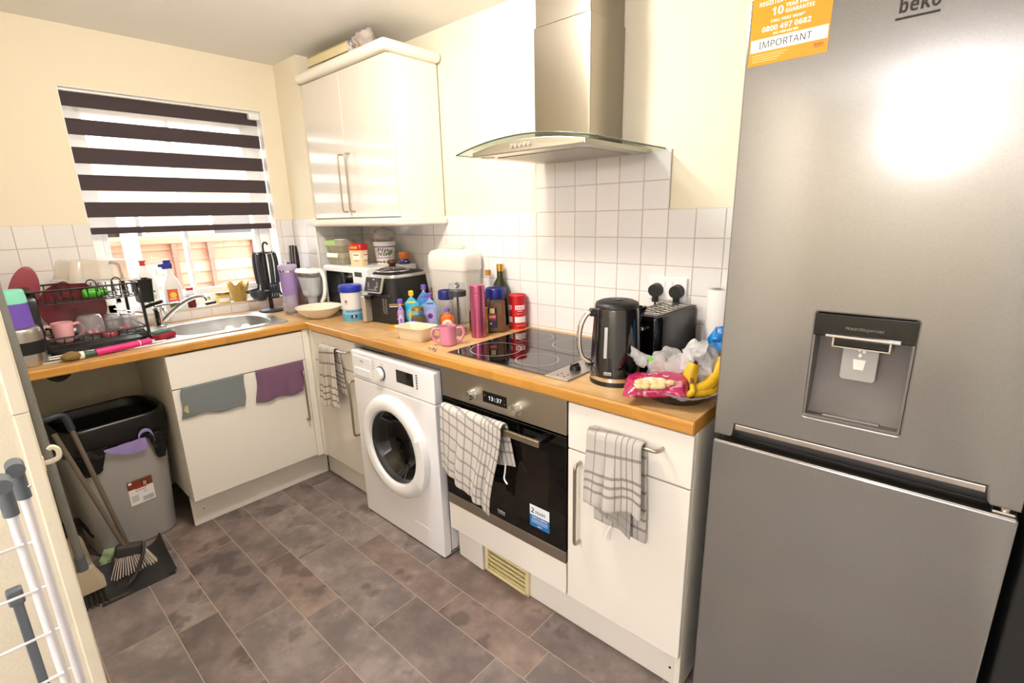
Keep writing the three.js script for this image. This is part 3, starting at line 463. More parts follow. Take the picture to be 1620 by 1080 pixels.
// ---------- fridge freezer
const font = await new FontLoader().loadAsync('fonts/droid/droid_sans_bold.typeface.json');
{
  const f = thing('fridge_freezer', 'tall grey steel fridge freezer with water dispenser', 'fridge'); const x0 = 2.735, x1 = 3.285, Z = 0.575;
  part(f, 'cabinet', bx(x0 + 0.003, 0.03, 0.03, x1 - 0.003, 1.84, 0.512, 0.004), M.fridgeSide);
  const up = new THREE.Shape(); const pts = [[x0, 0.883], [2.774, 0.883], [2.778, 0.887], [2.782, 0.919], [3.234, 0.919], [3.238, 0.89], [3.243, 0.883], [x1, 0.883], [x1, 1.84], [x0, 1.84]]; pts.forEach(([x, y], i) => i ? up.lineTo(x, y) : up.moveTo(x, y)); up.closePath();
  up.holes.push(rrect(0.171, 0.236, 0.006, 3.0095, 1.097, THREE.Path));
  const ud = part(f, 'fridge_door', uvBox(ext(up, 0.058, 0.004, 4).translate(0, 0, Z - 0.058)), M.fridge);
  part(ud, 'handle_recess', [bx(2.776, 0.884, 0.513, 3.24, 0.925, 0.535)], M.fridgeSide); part(ud, 'handle_lip', bx(2.783, 0.9035, 0.553, 3.234, 0.9188, 0.5735, 0.003), M.fridgeEdge);
  const ld = part(f, 'freezer_door', uvBox(ext(rrect(x1 - x0, 0.816, 0.006, (x0 + x1) / 2, 0.458), 0.058, 0.004, 4).translate(0, 0, Z - 0.058)), M.fridge);
  part(ld, 'door_top_rim', bx(x0 + 0.004, 0.864, 0.53, x1 - 0.004, 0.8675, Z - 0.002, 0.001), M.fridgeEdge);
  part(f, 'hinge', [bx(3.248, 0.868, 0.52, 3.28, 0.874, 0.57, 0.002), cyl(0.008, 0.008, 0.012, 0.869, 16).translate(3.266, 0, 0.557)], M.fridgeEdge);
  const dx0 = 2.924, dx1 = 3.095, dp = part(f, 'water_dispenser', [bx(dx0, 0.98, 0.505, dx1, 1.214, 0.512), bx(dx0, 0.98, 0.512, dx0 + 0.004, 1.214, Z + 0.001), bx(dx1 - 0.004, 0.98, 0.512, dx1, 1.214, Z + 0.001), bx(dx0, 0.98, 0.512, dx1, 0.986, Z + 0.002, 0.001)], std({ color: 0x77736e, metalness: 0.3, roughness: 0.45 }));
  part(dp, 'alcove_back', grid(8, 12, (u, v) => [dx0 + 0.004 + u * (dx1 - dx0 - 0.008), 0.986 + v * 0.182, 0.518 + 0.035 * Math.pow(1 - v, 3)]), std({ color: 0x6d6863, metalness: 0.2, roughness: 0.5 }));
  part(dp, 'black_panel', bx(dx0, 1.166, 0.55, dx1, 1.214, Z + 0.002, 0.002), M.blackGloss); part(dp, 'silver_bar', bx(dx0 + 0.023, 1.166, Z, dx1 - 0.022, 1.1715, Z + 0.008, 0.001), M.fridgeEdge);
  part(dp, 'spout', bx(dx0 + 0.037, 1.148, 0.525, dx1 - 0.037, 1.165, Z + 0.002, 0.002), M.blackGloss); part(dp, 'spout_rim', [bx(dx0 + 0.036, 1.147, Z - 0.002, dx0 + 0.039, 1.165, Z + 0.003), bx(dx1 - 0.039, 1.147, Z - 0.002, dx1 - 0.036, 1.165, Z + 0.003), bx(dx0 + 0.036, 1.1455, Z - 0.002, dx1 - 0.036, 1.148, Z + 0.003)], M.fridgeEdge);
  const lv = part(dp, 'lever', ext(rrect(0.062, 0.075, 0.008), 0.004, 0.0015).translate(3.0095, 1.111, 0.553), phy({ color: 0xc9c7c4, transmission: 0.35, thickness: 0, roughness: 0.25 }));
  const cup = new THREE.Shape(); cup.moveTo(-0.011, 0.012); cup.lineTo(0.011, 0.012); cup.lineTo(0.0085, -0.01); cup.lineTo(-0.0085, -0.01); const drop = (x, y) => { const s = new THREE.Shape(); s.moveTo(x, y + 0.006); s.quadraticCurveTo(x + 0.006, y - 0.003, x, y - 0.004); s.quadraticCurveTo(x - 0.006, y - 0.003, x, y + 0.006); return s; };
  part(lv, 'cup_symbol', [new THREE.ShapeGeometry(cup), new THREE.ShapeGeometry(drop(0, 0.021)), new THREE.ShapeGeometry(drop(-0.002, 0.033)), new THREE.ShapeGeometry(drop(0.006, 0.03))].map((g) => g.translate(3.0095, 1.108, 0.5575)), M.white);
  part(dp, 'drip_slot', [bx(dx0 + 0.035, 0.9862, 0.552, dx1 - 0.035, 0.989, 0.566, 0.001)], std({ color: 0xa9a6a2, roughness: 0.4, metalness: 0.5 }));
  part(dp, 'panel_text', new THREE.PlaneGeometry(0.09, 0.014).translate(3.012, 1.187, Z + 0.0024), std({ map: print(256, 40, (c) => { c.fillStyle = '#0a0a0b'; c.fillRect(0, 0, 256, 40); c.fillStyle = '#8a8580'; c.font = '26px sans-serif'; c.textAlign = 'center'; c.fillText('WaterDispenser', 128, 28); }), roughness: 0.15 }));
  const lg = new TextGeometry('beko', { font, size: 0.021, depth: 0.0012, curveSegments: 6 }); lg.computeBoundingBox(); const lw = lg.boundingBox.max.x;
  part(ud, 'logo', [lg.scale(0.058 / lw, 1.05, 1).translate(2.987, 1.7545, Z - 0.0002), bx(2.985, 1.744, Z - 0.0002, 3.046, 1.7475, Z + 0.001)], std({ color: 0x2f2b26, roughness: 0.7 }));
  const sticker = print(720, 640, (c, w, h) => {
    c.fillStyle = '#e39a12'; c.fillRect(0, 0, w, h); c.fillStyle = '#fff'; c.fillRect(12, 392, w - 24, 120); c.textAlign = 'center'; c.font = 'bold 56px sans-serif'; c.fillText('REGISTER FOR YOUR FREE', 360, 92, 600);
    c.font = 'bold 104px sans-serif'; c.fillText('10', 240, 198); c.textAlign = 'left'; c.font = 'bold 50px sans-serif'; c.fillText('YEAR PARTS', 310, 150, 260); c.fillText('GUARANTEE', 310, 200, 260);
    c.textAlign = 'center'; c.font = 'bold 38px sans-serif'; c.fillText('CALL FREE NOW*', 340, 260); c.font = 'bold 68px sans-serif'; c.fillText('0800 497 0682', 330, 334); c.font = 'bold 28px sans-serif'; c.fillText('ROI 1800 800 980', 330, 374);
    c.fillStyle = '#2a2118'; c.font = '88px sans-serif'; c.fillText('IMPORTANT', 330, 484); c.fillStyle = '#7a1f14'; c.font = 'bold 34px sans-serif'; c.fillText('beko', 640, 560); c.fillRect(600, 568, 82, 5); c.fillStyle = '#f6dca4'; for (let i = 0; i < 4; i++) c.fillRect(36, 540 + i * 20, 330 - i * 30, 5);
  });
  part(ud, 'sticker', new THREE.PlaneGeometry(0.143, 0.126).translate(2.8135, 1.779, Z + 0.0006), std({ map: sticker, roughness: 0.35 }), 'orange guarantee sticker reading important');
  for (const x of [2.78, 3.24]) part(f, 'foot', cyl(0.018, 0.018, 0.031, 0).translate(x, 0, 0.46), M.rubber);
  part(f, 'foot', cyl(0.018, 0.018, 0.031, 0).translate(2.78, 0, 0.1), M.rubber); part(f, 'foot', cyl(0.018, 0.018, 0.031, 0).translate(3.24, 0, 0.1), M.rubber);
}
// ---------- sink and tap
{
  const s = thing('kitchen_sink', 'stainless steel inset sink with oval-cornered bowl and drainer', 'sink', [0, T, 0]);
  const pl = rrect(SX1 - SX0, SZ1 - SZ0, 0.05, (SX0 + SX1) / 2, -(SZ0 + SZ1) / 2); pl.holes.push(rrect(BOWL.w, BOWL.d, BOWL.r, BOWL.cx, -BOWL.cz, THREE.Path));
  part(s, 'plate', flat(pl, 0.006, 0.0025, 16), M.steelSink);
  const lv = []; for (let i = 0; i <= 10; i++) { const t = i / 10, k = t < 0.75 ? 0.02 * t : 0.015 + 0.12 * Math.pow((t - 0.75) / 0.25, 2); lv.push([BOWL.w - k, BOWL.d - k, Math.max(0.05, BOWL.r - k * 0.4), -0.165 + 0.1695 * (1 - Math.min(1, t / 0.92)) - (t > 0.92 ? 0.003 : 0), BOWL.cx, -BOWL.cz]); }
  part(s, 'bowl', rings(lv, 56, false, true), M.steelSink);
  part(s, 'waste', cyl(0.04, 0.04, 0.004, -0.1675).translate(BOWL.cx, 0, BOWL.cz), M.chrome);
  for (let i = 0; i < 9; i++) part(s, 'drainer_rib', bx(0.15 + i * 0.045, 0.005, 1.2, 0.156 + i * 0.045, 0.009, 1.6, 0.002), M.steelSink);
  const t = thing('mixer_tap', 'chrome single-lever mixer tap behind the sink bowl', 'tap', [0.128, T + 0.006, 1.125]);
  part(t, 'body', lathe([[0.001, 0], [0.029, 0], [0.029, 0.006], [0.024, 0.01], [0.023, 0.075], [0.026, 0.09], [0.022, 0.104], [0.001, 0.108]], 32), M.chrome);
  part(t, 'spout', tube([[0.015, 0.03, -0.01], [0.05, 0.085, -0.06], [0.085, 0.125, -0.11], [0.11, 0.142, -0.15], [0.13, 0.142, -0.178], [0.137, 0.132, -0.188]], 0.0105, 30, 12), M.chrome);
  part(t, 'nozzle', rod([0.137, 0.138, -0.188], [0.14, 0.12, -0.191], 0.0125, 16), M.chrome);
  part(t, 'lever', ext(rrect(0.12, 0.026, 0.012), 0.008, 0.003).rotateX(-Math.PI / 2).rotateZ(0.12).rotateY(0.9).translate(0.035, 0.108, -0.03), M.chrome);
  [['white upturned egg cup in the sink bowl, nearer the tap', 0.275, 0.858], ['white upturned egg cup in the sink bowl, nearer the corner', 0.3, 0.785]].forEach(([l, x, z]) => { const e = thing('upturned_cup', l, 'cup', [x, T - 0.16, z]); part(e, 'cup', lathe([[0.034, 0], [0.033, 0.08], [0.027, 0.12], [0.015, 0.135], [0.001, 0.137], [0.001, 0.132], [0.013, 0.13], [0.024, 0.117], [0.03, 0.08], [0.031, 0]], 28), M.paper); });
}
// ---------- on the window sill
const SL = 0.969;
{
  const b = thing('cleaner_bottle', 'white squeezy cleaner bottle with red cap and green label on the sill', 'bottle', [-0.055, SL, 1.115]);
  part(b, 'body', rings([[0.05, 0.08, 0.02, 0], [0.06, 0.095, 0.025, 0.006], [0.06, 0.095, 0.025, 0.13], [0.052, 0.085, 0.025, 0.18], [0.036, 0.05, 0.017, 0.22], [0.026, 0.026, 0.012, 0.242], [0.026, 0.026, 0.012, 0.252]], 40, true, true), phy({ color: 0xf4f5f3, roughness: 0.3 }));
  part(b, 'cap', [cyl(0.011, 0.015, 0.022, 0.25, 20), bx(-0.007, 0.268, -0.016, 0.007, 0.277, 0.016, 0.003)], M.red);
  const lab = print(128, 160, (c) => { c.fillStyle = '#f2f4f1'; c.fillRect(0, 0, 128, 160); c.strokeStyle = '#1f9a57'; c.lineWidth = 16; c.beginPath(); c.arc(96, 90, 62, 1.2, 5); c.stroke(); c.fillStyle = '#c8d8cf'; c.fillRect(70, 60, 46, 40); });
  part(b, 'label', new THREE.PlaneGeometry(0.07, 0.09).rotateY(Math.PI / 2).translate(0.0306, 0.085, 0), std({ map: lab, roughness: 0.4 }));
  part(b, 'green_base', bx(-0.02, 0.0, -0.05, 0.031, 0.014, -0.01, 0.004), std({ color: 0x2fb866, roughness: 0.4 }));
  const s = thing('spray_bottle', 'white trigger spray bottle with blue head and orange label', 'bottle', [-0.05, SL, 1.005]);
  part(s, 'body', rings([[0.05, 0.078, 0.02, 0], [0.058, 0.088, 0.024, 0.006], [0.058, 0.088, 0.024, 0.12], [0.045, 0.062, 0.02, 0.165], [0.026, 0.03, 0.012, 0.2], [0.024, 0.026, 0.011, 0.225]], 40, true, true), phy({ color: 0xeeeeec, transmission: 0.25, thickness: 0, roughness: 0.4 }));
  const h = part(s, 'spray_head', [bx(-0.014, 0.223, -0.018, 0.014, 0.255, 0.03, 0.006), bx(-0.01, 0.235, 0.02, 0.01, 0.252, 0.046, 0.004), bx(-0.011, 0.255, -0.014, 0.011, 0.272, 0.02, 0.005)], std({ color: 0x2c3396, roughness: 0.35 })); part(h, 'head_top', bx(-0.01, 0.268, -0.01, 0.01, 0.276, 0.016, 0.003), M.white); part(h, 'trigger', bx(-0.005, 0.2, 0.028, 0.005, 0.238, 0.036, 0.003).rotateX(0.12), M.white);
  const lo = print(96, 192, (c) => { c.fillStyle = '#e8622a'; c.fillRect(0, 0, 96, 192); c.fillStyle = '#f6d45a'; c.beginPath(); c.arc(50, 60, 30, 0, 7); c.fill(); c.fillStyle = '#fff'; c.font = 'bold 26px sans-serif'; c.fillText('Flash', 12, 110); c.fillRect(10, 128, 70, 8); c.fillStyle = '#2f6b38'; c.fillRect(6, 150, 84, 30); });
  part(s, 'label', new THREE.PlaneGeometry(0.05, 0.1).rotateY(Math.PI / 2).translate(0.0296, 0.065, 0.008), std({ map: lo, roughness: 0.35 }));
  const r = thing('spice_jar', 'small glass spice jar with red lid on the window sill', 'jar', [-0.03, SL, 0.93]);
  part(r, 'glass', lathe([[0.001, 0], [0.02, 0], [0.021, 0.004], [0.021, 0.078], [0.016, 0.09], [0.017, 0.1]], 24), M.clearTint); part(r, 'contents', cyl(0.0195, 0.0195, 0.06, 0.003, 24), std({ color: 0x8a2416, roughness: 0.9, bumpMap: terry, bumpScale: 0.002 })); part(r, 'lid', cyl(0.0185, 0.0185, 0.014, 0.1, 24), M.red);
  const p = thing('vegetable_peeler', 'thin clear-handled utensil with black grip lying on the sill', 'utensil', [-0.035, SL + 0.009, 0.85]);
  part(p, 'shaft', rod([0.01, 0.0, 0.045], [-0.02, 0.004, -0.075], 0.005, 10), M.clearTint); part(p, 'grip', rod([0.0, 0.0005, 0.01], [-0.012, 0.003, -0.045], 0.0075, 12), M.blackPl);
  const c = thing('candle_jar', 'squat gold candle jar on the window sill', 'candle', [-0.03, SL, 0.768]);
  part(c, 'jar', lathe([[0.001, 0], [0.034, 0], [0.036, 0.004], [0.036, 0.05], [0.034, 0.052]], 32), phy({ color: 0xd8c47a, roughness: 0.2 })); part(c, 'lid', [cyl(0.037, 0.037, 0.016, 0.052, 32)], M.gold); part(c, 'label', cyl(0.0364, 0.0364, 0.022, 0.014, 20, true, 0.7, 1.7), M.paper);
  const g = thing('foil_pot', 'crinkled gold foil pot with zigzag rim on the sill', 'pot', [-0.045, SL, 0.672]);
  const fold = grid(60, 8, (u, v) => { const a = u * Math.PI * 2, zig = 0.5 + 0.5 * Math.sin(a * 5 + 0.7), rr0 = 0.034 + 0.014 * v + 0.004 * v * Math.sin(a * 10) + 0.012 * v * v * zig; return [rr0 * Math.cos(a), v * (0.085 + 0.032 * zig), rr0 * Math.sin(a)]; }, 0.0012);
  part(g, 'foil', crumple(fold, 0.003, 60, 2), std({ color: 0xc9a963, metalness: 0.75, roughness: 0.32, bumpMap: crinkleB, bumpScale: 0.002 })); part(g, 'soil', cyl(0.036, 0.032, 0.05, 0.002, 24), std({ color: 0x574632, roughness: 1 }));
}
// ---------- dish rack on the drainer
{
  const y0 = T + 0.007, r = thing('dish_rack', 'black two-tier wire dish rack beside the sink', 'dish rack', [0, y0, 0]);
  const X0 = 0.13, X1 = 0.44, Z0 = 1.245, Z1 = 1.6, YU = 0.215, YB = 0.262;
  // side frames: a wide bent strap on the left end, a slim one on the right
  const strap = (z, w) => { const pts = [[X1 + 0.012, 0], [X1 + 0.004, 0.18], [X1 - 0.008, 0.235], [X1 - 0.05, 0.262], [X0 + 0.05, 0.262], [X0 + 0.008, 0.235], [X0 - 0.004, 0.18], [X0 - 0.012, 0]]; const c = new THREE.CatmullRomCurve3(pts.map(([x, y]) => V(x, y, 0)), false, 'catmullrom', 0.3); return grid(40, 1, (u, v) => { const q = c.getPoint(u); return [q.x, q.y, z + (v - 0.5) * w]; }, 0.005); };
  part(r, 'side_frame', strap(Z1, 0.034), M.blackPl); part(r, 'side_frame', strap(Z0, 0.012), M.blackPl);
  const W = 0.0026, basket = (y, h, x0, x1, step) => { const o = []; for (const yy of [y, y + h]) o.push(wire([[x0, yy, Z0], [x1, yy, Z0], [x1, yy, Z1], [x0, yy, Z1], [x0, yy, Z0]], yy === y ? W : 0.0042)); for (let z = Z0 + step / 2; z < Z1; z += step) o.push(wire([[x0, y + h, z], [x0, y, z], [x1, y, z], [x1, y + h, z]], W * 0.8)); for (let x = x0 + 0.07; x < x1; x += 0.08) o.push(rod([x, y, Z0], [x, y, Z1], W * 0.8, 6)); return o; };
  part(r, 'upper_basket', basket(YU - 0.012, 0.055, X0 + 0.01, X1 - 0.006, 0.027), M.blackWire);
  part(r, 'lower_basket', basket(0.035, 0.028, X0 + 0.005, X1, 0.03), M.blackWire);
  for (let i = 0; i < 8; i++) { const z = Z0 + 0.05 + i * 0.036; part(r, 'plate_divider', tube([[0.2, 0.037, z], [0.2, 0.09, z], [0.22, 0.1, z], [0.24, 0.09, z], [0.24, 0.037, z]], W, 14, 6), M.blackWire); }
  for (const z of [1.32, 1.405, 1.49]) part(r, 'cup_loop', tube([[X1 - 0.006, YU + 0.02, z - 0.017], [X1 - 0.006, YU + 0.06, z - 0.016], [X1 - 0.006, YU + 0.075, z], [X1 - 0.006, YU + 0.06, z + 0.016], [X1 - 0.006, YU + 0.02, z + 0.017]], W, 16, 6), M.blackWire);
  part(r, 'handle_hook', wire([[X0 + 0.02, 0.25, Z0], [X0 + 0.02, 0.325, Z0 + 0.004], [X0 + 0.02, 0.34, Z0 + 0.03], [X0 + 0.02, 0.33, Z0 + 0.04]], 0.006), M.blackPl);
  part(r, 'drip_tray', rings([[0.32, 0.34, 0.02, 0], [0.35, 0.385, 0.03, 0.022], [0.345, 0.38, 0.03, 0.022], [0.315, 0.335, 0.02, 0.004]].map(([w, d, q, y]) => [w, d, q, y, 0.29, -1.425]), 40, true, true), M.blackPl);
  part(r, 'cutlery_holder', rings([[0.09, 0.055, 0.008, 0.155], [0.11, 0.068, 0.008, 0.262], [0.104, 0.062, 0.008, 0.262], [0.085, 0.05, 0.008, 0.16]].map(([w, d, q, y]) => [w, d, q, y, 0.3, -1.205]), 36, true, true), M.blackPl);
  // crockery
  const pl = thing('dinner_plate', 'large dark red plate leaning upright in the dish rack', 'plate', [0.23, y0 + 0.04, 1.455]);
  const pg = lathe([[0.001, 0], [0.075, 0], [0.085, 0.004], [0.112, 0.018], [0.115, 0.02], [0.113, 0.022], [0.083, 0.008], [0.001, 0.005]], 56).rotateZ(-Math.PI / 2 + 0.16).translate(-0.01, 0.117, 0); part(pl, 'dish', pg, M.plum);
  const mug = thing('training_cup', 'pale pink two-handled cup in the dish rack', 'cup', [0.395, y0 + 0.038, 1.523]);
  part(mug, 'bowl', lathe([[0.001, 0], [0.026, 0], [0.03, 0.006], [0.036, 0.082], [0.034, 0.084], [0.033, 0.08], [0.027, 0.008], [0.001, 0.005]], 40), M.palePink);
  for (const s of [-1, 1]) part(mug, 'handle', tube([[0, 0.07, s * 0.033], [0, 0.072, s * 0.055], [0, 0.045, s * 0.064], [0, 0.02, s * 0.052], [0, 0.014, s * 0.028]], 0.0065, 24, 10), M.palePink);
  const tum = (x, z, R, h, label, g) => { const o = thing('tumbler', label, 'glass', [x, y0 + 0.038, z], 0, g); part(o, 'glass', lathe([[R, 0], [R * 0.9, h * 0.8], [R * 0.75, h * 0.97], [R * 0.5, h], [0.001, h], [0.001, h - 0.004], [R * 0.48, h - 0.004], [R * 0.72, h * 0.94], [R * 0.87, h * 0.78], [R - 0.002, 0]], 40), M.plasticClear); };
  tum(0.375, 1.43, 0.05, 0.1, 'large upturned clear tumbler beside the pale pink cup'); tum(0.33, 1.345, 0.034, 0.085, 'small upturned clear tumbler in the middle of the lower rack'); tum(0.35, 1.29, 0.034, 0.08, 'small upturned clear tumbler nearest the tap');
  const cl = single('dotted_cloth', 'folded pink dotted cloth in the front of the lower rack', 'cloth', grid(20, 8, (u, v) => [0.385 + 0.045 * v, 0.05 + 0.012 * Math.sin(u * 5 + v * 3) * (1 - u) + 0.01 * Math.sin(u * 9), 1.45 - 0.15 * u], 0.01), std({ map: print(128, 128, (c) => { c.fillStyle = '#b9485c'; c.fillRect(0, 0, 128, 128); c.fillStyle = '#efd7d9'; for (let i = 0; i < 8; i++) for (let j = 0; j < 8; j++) { c.beginPath(); c.arc(8 + i * 16, 8 + j * 16, 4, 0, 7); c.fill(); } }), roughness: 0.9 })); cl.position.y = y0;
  const bo = single('glass_bowl', 'shallow clear bowl lying in the near corner of the rack', 'bowl', lathe([[0.001, 0], [0.03, 0], [0.055, 0.03], [0.057, 0.033], [0.053, 0.032], [0.028, 0.004], [0.001, 0.004]], 36), M.clearTint); bo.position.set(0.33, y0 + 0.038, 1.56);
  const gb = thing('baby_bottle', 'small bright green bottle lying in the upper rack', 'bottle', [0.36, y0 + YU + 0.01, 1.40]); part(gb, 'body', at(lathe([[0.001, 0], [0.015, 0], [0.02, 0.008], [0.02, 0.05], [0.012, 0.062]], 24).rotateX(-Math.PI / 2), 0, 0, 0.03), std({ color: 0x4fc12c, roughness: 0.35 })); part(gb, 'cap', rod([0, 0, -0.03], [0, 0, -0.055], 0.016, 20), std({ color: 0x2e8f25, roughness: 0.35 }));
  const hg = (z, label) => { const o = single('shot_glass', label, 'glass', lathe([[0.001, 0], [0.014, 0], [0.018, 0.04], [0.016, 0.04], [0.012, 0.004], [0.001, 0.004]], 24), M.clear); o.position.set(0.36, y0 + YU - 0.006, z); }; hg(1.305, 'little clear glass in the upper rack next to the green bottle'); hg(1.265, 'little clear glass at the cutlery end of the upper rack');
  const bxo = thing('plastic_box', 'large clear plastic box upturned across the top of the dish rack', 'box', [0.265, y0 + 0.27, 1.36], 0.2); bxo.rotation.x = -0.06;
  part(bxo, 'shell', rings([[0.22, 0.25, 0.025, 0.005], [0.19, 0.215, 0.03, 0.085], [0.17, 0.195, 0.03, 0.092], [0.1, 0.12, 0.03, 0.092]], 48, false, true), phy({ color: 0xf3ede4, transmission: 0.72, thickness: 0, roughness: 0.15 })); part(bxo, 'rim', rings([[0.218, 0.248, 0.025, 0], [0.235, 0.265, 0.03, 0], [0.235, 0.265, 0.03, 0.006], [0.22, 0.25, 0.025, 0.006]], 48, false, false), phy({ color: 0xf3eff0, transmission: 0.4, thickness: 0, roughness: 0.2 })); 
  const bl = thing('silicone_mat', 'rose pink oval silicone dish standing at the left end of the rack', 'dish', [0.2, y0 + 0.125, 1.6]); part(bl, 'dish', new THREE.SphereGeometry(1, 40, 24).scale(0.016, 0.13, 0.05).rotateZ(-0.2).rotateX(-0.25).translate(0, 0.1, 0), M.rose);
  const sp = thing('wooden_spoon', 'wooden spoon leaning against the tiles behind the rack', 'spoon', [0.1, T, 1.69]); part(sp, 'handle', rod([0.09, 0.0, -0.05], [0, 0.34, -0.015], 0.006, 10), std({ map: woodTop, color: 0xf5dcae, roughness: 0.7 })); part(sp, 'spoon_bowl', new THREE.SphereGeometry(0.025, 18, 12).scale(0.4, 1.4, 1).translate(-0.008, 0.37, -0.012), std({ map: woodTop, color: 0xf5dcae, roughness: 0.7 }));
  // knife left on the lower tier
  const kn = thing('black_knife', 'black-handled knife slanting out of the rack below the cutlery holder', 'knife', [0.3, y0 + 0.12, 1.27]); part(kn, 'blade', bx(-0.06, -0.001, -0.01, 0.06, 0.001, 0.012).rotateZ(-0.25).rotateY(1.15), M.plum); part(kn, 'handle', rod([0.02, 0.01, -0.05], [0.06, 0.035, -0.12], 0.008, 10), M.blackPl);
}
{ // steel food flask with purple and mint cup
  const f = thing('food_flask', 'steel food flask with purple body and mint lid at the left end', 'flask', [0.515, T, 1.662]);
  part(f, 'steel_body', lathe([[0.001, 0], [0.062, 0], [0.066, 0.004], [0.068, 0.045], [0.068, 0.125], [0.066, 0.14], [0.06, 0.15], [0.001, 0.15]], 48), M.steel);
  part(f, 'black_band', cyl(0.0685, 0.0685, 0.048, 0.048, 48, true), M.rubber);
  part(f, 'purple_cup', lathe([[0.052, 0.15], [0.054, 0.152], [0.05, 0.24]], 44), M.purple); part(f, 'mint_lid', lathe([[0.0505, 0.24], [0.051, 0.244], [0.047, 0.285], [0.044, 0.29], [0.001, 0.291]], 44), M.mint); part(f, 'lid_emblem', new THREE.TorusGeometry(0.01, 0.0015, 8, 24).rotateY(Math.PI / 4).translate(0.037, 0.262, 0.034), std({ color: 0x4a5a8a, roughness: 0.4 }));
  const b = thing('bottle_brush', 'bottle brush with hot pink handle lying along the worktop edge', 'brush', [0.585, T + 0.017, 1.43]);
  part(b, 'handle', rod([-0.035, 0.004, -0.165], [0, 0, 0.03], 0.0125, 18, 0.0145), std({ color: 0xd92d7f, roughness: 0.4 })); part(b, 'handle_ring', rod([-0.026, 0.003, -0.118], [-0.027, 0.003, -0.121], 0.0146, 18), M.white);
  part(b, 'shaft', rod([0, 0, 0.03], [0.003, 0, 0.068], 0.011, 16, 0.014), std({ color: 0x3f5a44, roughness: 0.5 })); part(b, 'collar', rod([0.003, 0, 0.068], [0.004, 0, 0.085], 0.016, 16), M.white);
  part(b, 'sponge_head', crumple(new THREE.SphereGeometry(0.024, 28, 18).scale(1, 0.75, 1.35), 0.004, 60, 4).translate(0.005, 0.003, 0.105), std({ color: 0xb99a5a, roughness: 1, bumpMap: terry, bumpScale: 0.003 }));
  const s = thing('washing_sponge', 'two-tone red and green sponge on the sink edge', 'sponge', [0.45, T + 0.006, 1.2], 0.5);
  part(s, 'sponge_layer', crumple(new RoundedBoxGeometry(0.05, 0.022, 0.085, 4, 0.006), 0.003, 40, 3).translate(0.012, 0.012, 0), std({ color: 0xb0283c, roughness: 0.95, bumpMap: terry, bumpScale: 0.002 })); part(s, 'scouring_layer', crumple(new RoundedBoxGeometry(0.045, 0.01, 0.08, 3, 0.003), 0.002, 40, 9).translate(-0.006, 0.028, 0), std({ color: 0x5d9a8c, roughness: 1, bumpMap: terry, bumpScale: 0.003 }));
}
// ---------- corner of the worktop
{
  const u = thing('utensil_stand', 'black utensil carousel stand in the corner by the window', 'utensil stand', [0.15, T, 0.575]);
  part(u, 'base', lathe([[0.001, 0], [0.066, 0], [0.068, 0.006], [0.062, 0.012], [0.02, 0.018], [0.001, 0.018]], 36), M.charcoal); part(u, 'pole', cyl(0.009, 0.012, 0.33, 0.016, 16), M.blackPl);
  const cr = part(u, 'crown', [cyl(0.03, 0.03, 0.008, 0.335, 24), ...[0, 1, 2, 3, 4, 5].map((i) => { const a = i * Math.PI / 3 + 0.2; return wire([[0.02 * Math.cos(a), 0.34, 0.02 * Math.sin(a)], [0.056 * Math.cos(a), 0.34, 0.056 * Math.sin(a)], [0.06 * Math.cos(a), 0.348, 0.06 * Math.sin(a)]], 0.0025); })], M.blackPl);
  part(cr, 'top_hook', tube([[0, 0.34, 0], [0, 0.375, 0], [0.004, 0.395, -0.006], [0.01, 0.395, -0.018], [0.012, 0.383, -0.022]], 0.0055, 20, 10), M.blackPl);
  const ut = M.charcoal;
  const hang = (name, label, ang, head) => { const r = 0.054, o = thing(name, label, 'utensil', [0.15 + r * Math.sin(ang), T + 0.335, 0.575 + r * Math.cos(ang)], ang); part(o, 'handle', tube([[0, 0.0, 0], [0, -0.05, 0.006], [0, -0.12, 0.004], [0, -0.17, 0]], 0.0115, 16, 10), ut); part(o, 'head', head, ut); return o; };
  hang('soup_ladle', 'black ladle with round bowl turned out at the front of the stand', 0.55, [lathe([[0.001, -0.048], [0.03, -0.04], [0.048, -0.014], [0.052, 0.01], [0.049, 0.01], [0.045, -0.012], [0.028, -0.036], [0.001, -0.043]], 28).translate(0, -0.215, 0.03), rod([0, -0.165, 0], [0, -0.21, 0.004], 0.006, 8)]);
  hang('serving_spoon', 'black serving spoon hanging on the sink side of the stand', -0.75, [lathe([[0.001, -0.022], [0.03, -0.016], [0.04, 0.0], [0.038, 0.0], [0.028, -0.013], [0.001, -0.018]], 24).scale(1, 1, 1.1).rotateX(0.25).translate(0, -0.205, 0.04), rod([0, -0.165, 0], [0, -0.205, 0.006], 0.006, 8)]);
  hang('slotted_turner', 'black slotted turner hanging toward the lilac tumbler', 1.7, [-0.021, -0.007, 0.007, 0.021].map((x) => bx(x - 0.0045, -0.25, -0.002, x + 0.0045, -0.17, 0.003, 0.001)).concat(bx(-0.026, -0.255, -0.002, 0.026, -0.245, 0.003, 0.001), bx(-0.026, -0.175, -0.002, 0.026, -0.165, 0.003, 0.001)));
  hang('kitchen_spatula', 'black plain spatula hanging at the window side of the stand', -1.6, bx(-0.025, -0.245, -0.002, 0.025, -0.165, 0.003, 0.002));
  hang('pasta_server', 'black pasta server hanging at the back of the stand', 3.0, [bx(-0.02, -0.22, -0.003, 0.02, -0.165, 0.003, 0.002), ...[-0.016, -0.005, 0.005, 0.016].map((x) => rod([x, -0.22, 0], [x, -0.245, 0.012], 0.003, 6))]);
}
